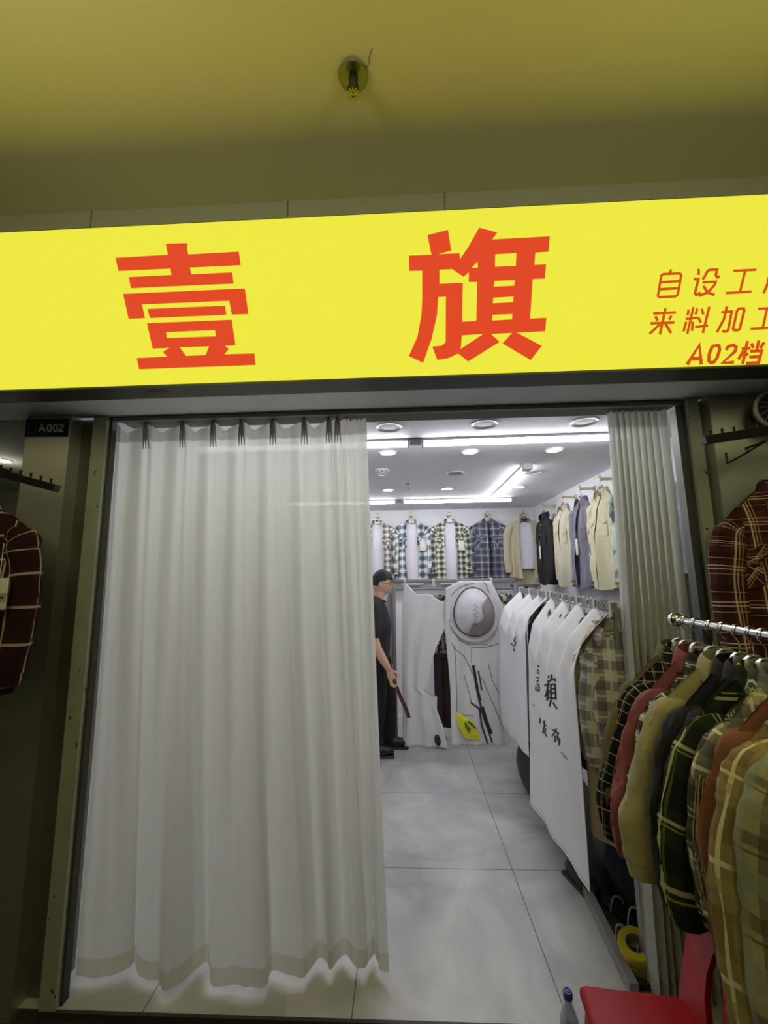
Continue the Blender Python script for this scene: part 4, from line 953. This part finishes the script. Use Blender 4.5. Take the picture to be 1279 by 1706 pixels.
# black bag under the far sheet
q = atZ(868, 1262, 0)
bb = thing('duffel_bag', 'black bag on the floor under the far white sheet', 'bag', (1.0, 3.4, 0))
bm = bmesh.new(); bmesh.ops.create_uvsphere(bm, u_segments=20, v_segments=12, radius=1)
for v in bm.verts: v.co = Vector((v.co.x * .14, v.co.y * .42, .17 + max(-.17, v.co.z * .18 * (1 + .15 * nz(*(v.co * 2))))))
obj('bag_body', bm, mat('black_nylon', (34, 36, 38), .6), bb); obj('zip', tb([(0, -.35, .3), (0, 0, .355), (0, .35, .3)], .006, 6), GREYM, bb)
obj('handle', tb(smooth_pts([(-.05, -.1, .33), (-.09, -.05, .4), (-.09, .05, .4), (-.05, .1, .33)]), .01, 6), MC['black_nylon'], bb)

# ------------------------------------------------------------------ outer rack with clothes (front right)
RX, RZ = .93, 1.5
orr = thing('clothes_rack', 'chrome clothes rail full of shirts in front of the right pillar', 'rack', (RX, .9, 0))
obj('rail', tb([(0, .59, RZ), (0, -.7, RZ)], .0125, 14), CHROME, orr)
bm = bmesh.new(); bmesh.ops.create_uvsphere(bm, u_segments=20, v_segments=12, radius=.024)
for v in bm.verts: v.co = Vector((v.co.x, v.co.y * .9 + .60, v.co.z + RZ))
obj('end_ball', bm, CHROME, orr)
for yy in (.13, -.66):
    obj('post', tb([(.0, yy, .04), (.0, yy, RZ)], .012, 10), CHROME, orr)
    obj('foot', tb([(-.22, yy, .012), (.22, yy, .012)], .014, 10), CHROME, orr)
GO = 'shirts on the front chrome rail'
def tipY(px_, X): return 690 * X / (px_ - 671)
out = [  # (Y, fabric, label, L, sleeve, half width, extras)
 (1.490, 'olive', 'olive shirt at the far end of the chrome rail', .58, .47, .2, dict(flare=.07)),
 (1.450, 'blkgrid', 'black shirt with thin white grid beside the dusty red shirt', .56, .46, .195, dict(flare=.08)),
 (1.400, 'red', 'dusty red corduroy shirt on the chrome rail', .54, .455, .195, dict(flare=.09)),
 (1.335, 'bwcheck', 'black and white checked shirt between the red and the khaki shirts', .54, .44, .185, dict(flare=.07)),
 (1.285, 'olivekh', 'khaki jacket with a waistband on the chrome rail', .56, .46, .205, dict(hemband=True, flare=.085)),
 (1.235, 'black', 'plain black shirt next to the khaki jacket', .56, .47, .2, dict(flare=.05)),
 (1.190, 'navy', 'dark navy shirt between the black shirt and the green tartan shirt', .55, .45, .185, dict(flare=.04)),
 (1.150, 'tartan', 'dark green tartan shirt with pale yellow lines', .585, .47, .205, dict(flare=.06)),
 (1.110, 'gunclub', 'fine grey-green plaid shirt beside the green tartan shirt', .54, .44, .19, dict(flare=.03)),
 (1.078, 'creamplaid', 'cream and navy plaid shirt just behind the rust shirt', .54, .44, .19, dict(flare=.03)),
 (1.045, 'rust', 'rust brown shirt on the chrome rail', .62, .52, .195, dict(flare=.03)),
 (1.000, 'tan', 'tan and cream large-check shirt near the right edge', .74, .58, .21, dict(flare=.04)),
 (.930, 'sage', 'sage and brown plaid shirt, closest at the right edge', .80, .60, .2, dict(flare=.03)),
]
for i, (yy, f, lab, L_, sl, hw, kw) in enumerate(out):
    rz = R((3, -4, 5, 0, -3, 4, 2, -2, 3, -3, 0, 2, -2)[i])
    hanger('silver hanger carrying the ' + lab.split(' at ')[0].split(' beside')[0].split(' between')[0].split(' on ')[0].split(' next')[0].split(' just')[0].split(' near')[0].split(',')[0].split(' with')[0] + ' on the chrome rail', (RX, yy, RZ), rz, SILVERP, wide=hw - .03, hook_r=.0165, group='hangers on the racks')
    shirt('jacket' if 'jacket' in lab else 'shirt', lab, 'jacket' if 'jacket' in lab else 'shirt', (RX, yy, RZ - .10), rz, F[f], w=hw - .02, L=L_, slv=sl, t=.02, seed=i * 1.9 + 11, group=GO, drop=.095, pockets=(i >= 10), slv_in=.0, fold=1.1, **kw)

# ------------------------------------------------------------------ shirts on the pillar arms
def arm(label, tip, root, Y, stub_y):
    T = thing('display_arm', label, 'display arm', (tip.x, Y, tip.z)); d = root - tip; L = d.length; dn = d.normalized()
    obj('bar', bar((0, 0, 0), d, .03, .03), BLACKP, T)
    k = 0; s = .03
    while s < L:
        p = dn * s; obj('pin', tb([p + Vector((0, 0, .012)), p + Vector((0, 0, .03)), p + Vector((0, 0, .034))], [.004, .004, .0065], 8), BLACKP, T); s += .046
    obj('bracket', bar(d, d + Vector((0, stub_y, 0)), .03, .04), DARKM, T)
    return T
YA = 1.60
tl, rl_ = atY(95, 814, YA), atY(-60, 772, YA)
arm('black pinned display arm over the maroon plaid shirt at the left edge', tl, rl_, YA, .19)
tr_, rr_ = atY(1171, 734, YA), atY(1360, 705, YA)
arm('black pinned display arm above the maroon plaid shirt at right edge', tr_, rr_, YA, .19)
rod = thing('hook_rod', 'thin dark wire hook below the right black display arm', 'hook', tuple(atY(1212, 768, 1.70)))
e0, e1 = atY(1212, 768, 1.70), atY(1275, 735, 1.70)
obj('wire', tb(smooth_pts([(-.003, 0, .035), (-.002, 0, .004), (.01, 0, -.004), (e1.x - e0.x, 0, e1.z - e0.z)], 6), .004, 6), BLACKP, rod)
obj('wall_stub', tb([(e1.x - e0.x, 0, e1.z - e0.z), (e1.x - e0.x, .10, e1.z - e0.z)], .005, 6), BLACKP, rod)
q = atY(-34, 846, 1.58)
shirt('shirt', 'maroon plaid shirt hung on the left pillar at the left edge', 'shirt', (q.x, 1.58, q.z), 0, F['maroon_l'], w=.215, L=.74, slv=.6, t=.045, seed=3, buttons=5, drop=.08, slv_in=.02)
hanger('black hanger of the maroon plaid shirt at the left edge', (q.x, 1.58, q.z + .1), 0, BLACKP, label_m=None, group='hangers on the pillars')
qt = atY(8, 963, 1.52)
T = hang_tag('cream price tag on the maroon plaid shirt at the left edge', (qt.x, 1.50, qt.z), size=(.075, .115), cord=.13)
obj('barcode', bx(-.02, -.003, -.075, .025, -.002, -.068), INK, T); obj('printed_band', bx(-.036, -.0028, -.088, .036, -.002, -.055), mat('tag_band', (160, 160, 140), .8), T)
q = atY(1300, 815, 1.62)
q.z = atY(1250, 818, 1.62).z
shirt('shirt', 'maroon plaid flannel shirt, open over an olive t-shirt, on the right pillar', 'shirt', (q.x, 1.62, q.z + .02), 0, F['maroon_r'], w=.23, L=.75, slv=.6, t=.045, opening=.5, seed=8, buttons=0, drop=.13, slv_in=.02)
tee('olive-beige t-shirt inside the maroon plaid shirt on the right pillar', (q.x, 1.618, q.z + .012), 0, F['taupe'], w=.16, L=.8, t=.026, seed=9)
hanger('white plastic hanger of the maroon plaid shirt on the right pillar', (q.x, 1.62, q.z + .13), 0, clear_plastic('frosted_plastic', (226, 226, 222), .25, .2), wide=.2, drop=.08, group='hangers on the pillars')
bm = lathe([(.001, 0), (.009, 0), (.009, .004), (.001, .004)], 12, 'y'); 
qb = atY(1234, 873, 1.545)
# small round fan on the right pillar
fc = atY(1289, 682, 1.70)
fan = thing('wall_fan', 'small round grey-rimmed fan on the right pillar at the right edge', 'fan', fc)
obj('rim', tb([(math.cos(2 * PI * k / 36) * .074, 0, math.sin(2 * PI * k / 36) * .074) for k in range(36)], .008, 8, True), mat('fan_rim', (150, 150, 138), .4), fan)
obj('housing', lathe([(.070, .0), (.066, .03), (.03, .05), (.001, .05)], 28, 'y'), mat('fan_dark', (38, 38, 34), .4), fan)
for k in range(14):
    a = 2 * PI * k / 14; obj('grille_wire', tb([(math.cos(a) * .02, -.008, math.sin(a) * .02), (math.cos(a + .25) * .045, -.01, math.sin(a + .25) * .045), (math.cos(a + .4) * .072, -.002, math.sin(a + .4) * .072)], .0013, 5), GREYM, fan)
obj('hub', lathe([(.001, -.014), (.018, -.012), (.02, -.004), (.02, .02)], 18, 'y'), GREYM, fan)
obj('mount', bx(-.015, .045, -.015, .015, .10, .015, .003), DARKM, fan)

# ------------------------------------------------------------------ things on the floor by the rack
RED = mat('red_plastic', (160, 24, 28), .45, 0, .04, 12, spec=.25)
ch = thing('plastic_chair', 'red plastic chair with slotted back in the lower right corner', 'chair', (.63, 1.26, -.025), R(-6))
sz = .475
bm = bmesh.new(); box(bm, -.15, -.19, sz - .035, .15, .19, sz, .0)
bmesh.ops.bevel(bm, geom=[e for e in bm.edges], offset=.022, segments=4, affect='EDGES', profile=.5); obj('seat', bm, RED, ch)
for sx in (-1, 1):
    for sy in (-1, 1):
        obj('leg', bar((sx * .15 * 1.05, sy * .185, 0), (sx * .115, sy * .15, sz - .03), .04, .04), RED, ch)
for sy in (-1, 1): obj('side_stretcher', bar((-.14, sy * .172, .2), (.14, sy * .172, .2), .018, .03), RED, ch)
def bk3(y, z): t_ = (z - .0) / .3; return Vector((.135 + .075 * t_ - .02 * (1 - (y / .19) ** 2) * t_, y, sz - .03 + z))
outer = [(-.185, 0), (-.19, .1), (-.185, .22), (-.16, .285), (-.1, .305), (0, .31), (.1, .305), (.16, .285), (.185, .22), (.19, .1), (.185, 0)]
def slot(c, wd, z0, z1): return [(c - wd * .35, z0), (c - wd, z0 + .06), (c - wd, z0 + .12), (c - wd * .4, z1 - .03), (c, z1), (c + wd * .4, z1 - .03), (c + wd, z0 + .12), (c + wd, z0 + .06), (c + wd * .35, z0)]
bm = plate([outer, slot(.035, .036, .06, .275), slot(-.105, .03, .06, .27)], .016, bk3, (-1, 0, -.2)); obj('backrest', bm, RED, ch, False)

# water bottle
cq = atY(945, 1650, 1.70)
bt = thing('water_bottle', 'clear plastic water bottle with a blue cap on the floor by the doorway', 'bottle', (cq.x, 1.70, -.025))
H_ = cq.z + .025
CLR = clear_plastic('bottle_plastic', (196, 204, 214), .62, .08)
obj('bottle', lathe([(.001, .004), (.026, 0), (.031, .01), (.031, .07), (.028, .08), (.031, .09), (.031, .14), (.029, .165), (.02, .19), (.0125, .205), (.0125, H_ - .005)], 28), CLR, bt)
bm = lathe([(.0155, H_ - .022), (.016, H_ - .004), (.014, H_), (.001, H_ + .001)], 24)
obj('cap', bm, mat('blue_cap', (74, 74, 150), .35), bt)
obj('cap_ring', tb([(math.cos(2 * PI * k / 20) * .008, math.sin(2 * PI * k / 20) * .008, H_ + .001) for k in range(20)], .0012, 5, True), mat('cap_dark', (50, 50, 110), .4), bt)
obj('water', lathe([(.001, .006), (.029, .012), (.029, .13), (.001, .131)], 24), clear_plastic('water', (150, 160, 175), .7, .05), bt)
# packing tape rolls
YT = clear_plastic('yellow_tape', (205, 190, 40), .12, .25)
def tape_roll(label, c, tilt, m, core):
    T = thing('tape_roll', label, 'tape', c); T.rotation_euler = tilt
    obj('tape', lathe([(.040, -.024), (.066, -.024), (.068, -.02), (.068, .02), (.066, .024), (.040, .024), (.040, -.024)], 36, 'z', False), m, T)
    obj('core', lathe([(.040, -.0245), (.040, .0245), (.036, .0245), (.036, -.0245), (.040, -.0245)], 30, 'z', False), core, T)
c0 = atZ(1068, 1622, .09)
tc_ = atZ(1068, 1632, 0)
tape_roll('bright yellow roll of packing tape on top of the other roll', (tc_.x + .005, 2.045, .092), (R(14), R(-12), 0), YT, mat('card_core', (150, 140, 120), .8))
tape_roll('dull yellow roll of packing tape, the lower of the two by the rack foot', (tc_.x + .01, 2.05, .034), (R(6), R(-4), 0), clear_plastic('dull_tape', (150, 140, 50), .2, .3), mat('card_core_dark', (90, 84, 60), .8))
# sandals and bags in the dark under the rack
def sandal(label, c, rz):
    T = thing('sandal', label, 'sandal', c, rz, 'black sandals under the rack')
    outl = [(-.04, -.12), (.0, -.135), (.035, -.12), (.04, -.02), (.048, .07), (.03, .125), (-.01, .135), (-.045, .09), (-.038, -.02)]
    bm = plate([outl], .03, lambda x, y: Vector((x, y, 0)), (0, 0, 1)); obj('sole', bm, BLACKP, T)
    for yy, h in ((.06, .07), (-.03, .08)): obj('strap', tb(smooth_pts([(-.045, yy, .02), (-.035, yy, h * .8), (0, yy + .01, h), (.035, yy, h * .8), (.045, yy, .02)], 5), .005, 6, flat=.4), WHITEP, T)
    return T
for i, (px_, py_, z_, rz, lab) in enumerate(((1022, 1530, .03, R(25), 'black sandal with thin white straps, behind the yellow tape rolls'), (1030, 1580, .03, R(40), 'black sandal with white edge straps, left of the yellow tape rolls'))):
    q = atZ(px_, py_, z_); sandal(lab, (q.x + .07, q.y, .01), rz)
q = atZ(985, 1480, .08)
sh = thing('shoe', 'black shoe poking out under the near corner of the white sheet', 'shoe', (q.x + .0, q.y + .12, .0), R(15))
bm = bmesh.new(); bmesh.ops.create_uvsphere(bm, u_segments=20, v_segments=12, radius=1)
for v in bm.verts: v.co = Vector((v.co.x * .045, v.co.y * .13, .015 + max(0, .035 + v.co.z * (.05 if v.co.y < 0 else .035))))
obj('upper', bm, BLACKP, sh); obj('sole', bx(-.042, -.125, 0, .042, .125, .018, .006), DARKM, sh)
for i, (px_, py_, s_, c_, lab) in enumerate(((1025, 1470, (.12, .12, .15), (40, 30, 46), 'dark purple bag in the shadow under the rack'), (1045, 1500, (.14, .16, .11), (20, 20, 22), 'black bag in the shadow behind the tape rolls'), (1000, 1440, (.10, .12, .16), (108, 104, 108), 'grey paper bag under the nearest inner-rack shirts'))):
    q = atZ(px_, py_, .1); T = thing('bag', lab, 'bag', (q.x + .12, q.y + .08, .01))
    bm = bmesh.new(); bmesh.ops.create_uvsphere(bm, u_segments=20, v_segments=14, radius=1)
    for v in bm.verts:
        n_ = 1 + .22 * nz(v.co.x * 2 + i, v.co.y * 2, v.co.z * 2); v.co = Vector((v.co.x * s_[0] * n_, v.co.y * s_[1] * n_, max(.0, s_[2] + v.co.z * s_[2] * n_)))
    obj('sack', bm, mat('bag_cloth_%d' % i, c_, .75), T); obj('handle', tb(smooth_pts([(-.04, 0, s_[2] * 1.9), (-.03, -.02, s_[2] * 2.3), (.03, -.02, s_[2] * 2.3), (.04, 0, s_[2] * 1.9)], 5), .006, 6), MC['bag_cloth_%d' % i], T)

# ------------------------------------------------------------------ the man
def limb(pts, rad, n=14, flat=1.0, sub=5):
    """closed tapered limb with rounded ends through the joints"""
    P = smooth_pts(pts, sub); N = len(P); rr = [interp([(k / (len(rad) - 1), rad[k]) for k in range(len(rad))], i_ / (N - 1)) for i_ in range(N)]
    d0 = (P[0] - P[1]).normalized(); d1 = (P[-1] - P[-2]).normalized()
    P = [P[0] + d0 * rr[0] * .8, P[0] + d0 * rr[0] * .5] + P + [P[-1] + d1 * rr[-1] * .5, P[-1] + d1 * rr[-1] * .8]
    rr = [rr[0] * .35, rr[0] * .8] + rr + [rr[-1] * .8, rr[-1] * .35]
    bm = bmesh.new(); tube(bm, P, rr, n, flat=flat); bmesh.ops.recalc_face_normals(bm, faces=bm.faces[:]); return bm
def fuse(meshes, vox):
    bm = bmesh.new()
    for m_ in meshes:
        if isinstance(m_, bmesh.types.BMesh): bmesh.ops.recalc_face_normals(m_, faces=m_.faces[:])
        if isinstance(m_, bmesh.types.BMesh):
            me = bpy.data.meshes.new('t'); m_.to_mesh(me); m_.free(); m_ = me
        bm.from_mesh(m_)
    me = bpy.data.meshes.new('tmp'); bm.to_mesh(me); bm.free()
    o = bpy.data.objects.new('tmp', me); COL.objects.link(o)
    rm = o.modifiers.new('r', 'REMESH'); rm.mode = 'VOXEL'; rm.voxel_size = vox
    sm = o.modifiers.new('s', 'SMOOTH'); sm.iterations = 2; sm.factor = .4
    dg = bpy.context.evaluated_depsgraph_get(); dg.update(); out = bpy.data.meshes.new_from_object(o.evaluated_get(dg))
    bpy.data.objects.remove(o); return out
SKIN = mat('skin', (214, 172, 146), .55, 0, .06, 12)
PX_, PY_ = -.27, 4.2
man = thing('person', 'man in black short-sleeved shirt and black trousers standing in profile, looking down', 'person', (PX_, PY_, 0))
# joints (x forward = +X, -y towards the camera = his right)
sho = [(.0, -.185, 1.345), (.0, .185, 1.345)]
parts_ = [limb([(.0, 0, .84), (.01, 0, .98), (.02, 0, 1.15), (.0, 0, 1.32)], [.10, .105, .115, .095], 20, 1.45),
          limb([(-.01, -.16, 1.35), (0, 0, 1.37), (-.01, .16, 1.35)], [.055, .07, .055], 14),
          limb([(.0, 0, 1.34), (.02, 0, 1.42), (.045, 0, 1.49)], [.066, .056, .055], 14),
          limb([(-.005, -.19, 1.345), (.005, -.235, 1.04), (.125, -.225, .80)], [.055, .05, .042, .04, .027], 14),
          limb([(-.005, .19, 1.345), (.005, .235, 1.06), (.07, .22, .82)], [.055, .05, .042, .04, .027], 14),
          limb([(.0, -.09, .86), (.005, -.10, .47), (-.03, -.10, .09)], [.09, .072, .055, .055, .038], 14),
          limb([(.02, .09, .86), (.09, .10, .47), (.10, .10, .09)], [.09, .072, .055, .055, .038], 14)]
def hand(wr, dirn, side):
    """palm and five curled fingers hanging from the wrist; side=-1 right hand"""
    d = Vector(dirn).normalized(); acr = Vector((1, 0, 0)) - d * d.x; acr.normalize(); nrm = d.cross(acr) * side
    wr = Vector(wr); res = [limb([wr - d * .02, wr + d * .04, wr + d * .09], [.024, .033, .035], 14, .5)]
    for off, ln in ((.028, .075), (.009, .085), (-.010, .08), (-.028, .062)):
        b = wr + d * .085 + acr * off; c1 = b + d * ln * .45 - nrm * .006; c2_ = c1 + (d * .85 - nrm * .5).normalized() * ln * .32; c3_ = c2_ + (d * .6 - nrm * .8).normalized() * ln * .25
        res.append(limb([b - d * .03, b, c1, c2_, c3_], [.0095, .0095, .009, .0085, .007], 8))
    b = wr + d * .03 + acr * .03; c1 = b + (d * .6 + acr * .7 - nrm * .3).normalized() * .04; c2_ = c1 + (d * .85 + acr * .3 - nrm * .4).normalized() * .035
    res.append(limb([b - acr * .015, b, c1, c2_], [.012, .012, .011, .009], 8))
    return res
parts_ += hand((.125, -.225, .80), (.35, -.0, -.94), -1) + hand((.07, .22, .82), (.2, 0, -.97), 1)
# head: an egg shaped by soft bumps, face towards +X, tilted down
hcen = Vector((.055, 0, 1.575)); tilt = Matrix.Rotation(R(12), 3, 'Y')
bm = bmesh.new(); bmesh.ops.create_icosphere(bm, subdivisions=5, radius=1)
def g(v, c, s): return math.exp(-((v.x - c[0]) ** 2 + (v.y - c[1]) ** 2 + (v.z - c[2]) ** 2) / (2 * s * s))
for v in bm.verts:
    n = v.co.normalized(); p = Vector((n.x * .100, n.y * .077, n.z * .125))
    if n.z < 0: p.x *= 1 - .10 * n.z * n.z * (1 if n.x < 0 else .2); p.y *= 1 - .28 * n.z * n.z; 
    if n.z < -.2 and n.x < 0: p.x *= 1 - .3 * (-n.z - .2)
    p += n * .0
    p.x += .026 * g(n, (.97, 0, -.16), .10) + .012 * g(n, (.98, 0, .02), .09)      # nose and bridge
    p.x += .008 * (g(n, (.93, .2, .22), .12) + g(n, (.93, -.2, .22), .12))         # brow
    p.x -= .010 * (g(n, (.92, .3, .06), .11) + g(n, (.92, -.3, .06), .11))         # eye sockets
    p.x += .010 * g(n, (.88, 0, -.46), .09) + .012 * g(n, (.72, 0, -.78), .14)     # lips, chin
    p.x -= .006 * g(n, (.9, 0, -.52), .035)
    v.co = tilt @ p + hcen
parts_.append(bm)
for sg in (-1, 1):
    bm = bmesh.new(); bmesh.ops.create_uvsphere(bm, u_segments=12, v_segments=8, radius=1)
    for v in bm.verts: v.co = tilt @ Vector((-.005 + v.co.x * .018, sg * (.076 + v.co.y * sg * .010), -.01 + v.co.z * .032)) + hcen
    parts_.append(bm)
body = obj('body', fuse(parts_, .005), SKIN, man)
# hair cap
bm = bmesh.new(); bmesh.ops.create_icosphere(bm, subdivisions=4, radius=1)
for v in bm.verts:
    n = v.co.normalized(); low = -.28 if n.x < -.1 else (.12 + .3 * n.x if n.x < .5 else .42)
    k = 1.0 if n.z > low else max(.55, 1 - (low - n.z) * 3)
    p = Vector((n.x * .106, n.y * .083, n.z * .137)) * k * (1 + .03 * nz(n.x * 14, n.y * 14, n.z * 14)); p.z += .003
    if n.x > .5 and n.z > .3: p.x += .012
    v.co = tilt @ p + hcen
obj('hair', bm, mat('black_hair', (26, 23, 22), .55, 0, .2, 60, .5, 120), man)
# glasses
gl = bmesh.new()
for sg in (-1, 1):
    c = Vector((.100, sg * .033, .008)); tube(gl, [tilt @ (c + Vector((-.004 * abs(math.cos(a)), math.cos(a) * .024, math.sin(a) * .018))) + hcen for a in [2 * PI * k / 16 for k in range(16)]], .0022, 5, True)
    tube(gl, [tilt @ p + hcen for p in (Vector((.096, sg * .057, .012)), Vector((.05, sg * .078, .012)), Vector((-.01, sg * .080, .008)))], .002, 5)
tube(gl, [tilt @ p + hcen for p in (Vector((.100, -.01, .012)), Vector((.100, .01, .012)))], .002, 5)
obj('glasses', gl, mat('glasses_frame', (60, 52, 48), .3, .5), man)
for sg in (-1, 1):
    b_ = tilt @ Vector((.103, sg * .033, .042)) + hcen
    bm = bmesh.new(); tube(bm, [tilt @ p + hcen for p in (Vector((.098, sg * .015, .034)), Vector((.095, sg * .035, .04)), Vector((.082, sg * .055, .034)))], .0035, 5); obj('eyebrow', bm, MC['black_hair'], man)
    bm = bmesh.new(); bmesh.ops.create_uvsphere(bm, u_segments=10, v_segments=8, radius=.0075)
    for v in bm.verts: v.co = tilt @ (v.co + Vector((.083, sg * .032, .006))) + hcen
    obj('eye', bm, mat('eye_dark', (40, 32, 30), .3), man)
bm = bmesh.new(); tube(bm, [tilt @ p + hcen for p in (Vector((.086, -.02, -.062)), Vector((.098, 0, -.060)), Vector((.086, .02, -.062)))], .0035, 6); obj('lips', bm, mat('lips', (160, 104, 92), .5), man)
# clothes
SHI = mat('black_shirt', (40, 41, 46), .85, 0, .08, 18, .25, 28)
so = obj('shirt', fuse([limb([(.0, 0, .87), (.015, 0, 1.02), (.02, 0, 1.17), (.0, 0, 1.33)], [.128, .122, .128, .105], 24, 1.42),
     limb([(-.01, -.16, 1.352), (0, 0, 1.378), (-.01, .16, 1.352)], [.064, .078, .064], 16)] +
    [limb([(-.005, sg * .18, 1.35), (0, sg * .215, 1.22), (.004, sg * .232, 1.12)], [.066, .067, .066, .064], 16) for sg in (-1, 1)], .007), SHI, man)
obj('collar', grid(20, 3, lambda u, v: Vector((.02 + math.cos(2 * PI * u) * (.068 + .02 * v), math.sin(2 * PI * u) * (.068 + .02 * v), 1.435 - .03 * v - .025 * math.cos(2 * PI * u)))), SHI, so)
TRO = mat('black_trousers', (20, 20, 24), .85, 0, .1, 18, .2, 25)
obj('trousers', fuse([limb([(.0, 0, .80), (.0, 0, .93)], [.115, .112], 20, 1.4),
    limb([(.0, -.09, .82), (.01, -.10, .47), (-.03, -.10, .10)], [.112, .095, .082, .078, .066], 16),
    limb([(.03, .09, .82), (.10, .10, .47), (.10, .10, .10)], [.112, .095, .082, .078, .066], 16)], .007), TRO, man)
for (fx, fy) in ((-.035, -.10), (.10, .10)):
    bm = bmesh.new(); bmesh.ops.create_uvsphere(bm, u_segments=20, v_segments=12, radius=1)
    for v in bm.verts:
        x = v.co.x; v.co = Vector((fx + .06 + x * .14, fy + v.co.y * .05, .012 + max(0, .04 + v.co.z * (.055 - .02 * x))))
    s_ = obj('shoe', bm, BLACKP, man); obj('sole', bx(fx - .075, fy - .046, 0, fx + .195, fy + .046, .02, .008), DARKM, s_)
# strap held in his right hand
hq = Vector((PX_ + .185, PY_ - .235, .665))
st = thing('strap', 'brown and black strap hanging from the hand of the man', 'strap', hq)
bm = bmesh.new(); P_ = smooth_pts([(-.02, .0, .05), (.0, -.012, .0), (.04, -.015, -.1), (.085, -.01, -.2), (.11, 0, -.28)], 6)
tube(bm, P_, .014, 8, flat=.35); obj('strap', bm, mat('brown_leather', (110, 66, 44), .5), st)
bm = bmesh.new(); tube(bm, [p + Vector((.014, -.004, 0)) for p in P_], .007, 6); obj('edge', bm, BLACKP, st)
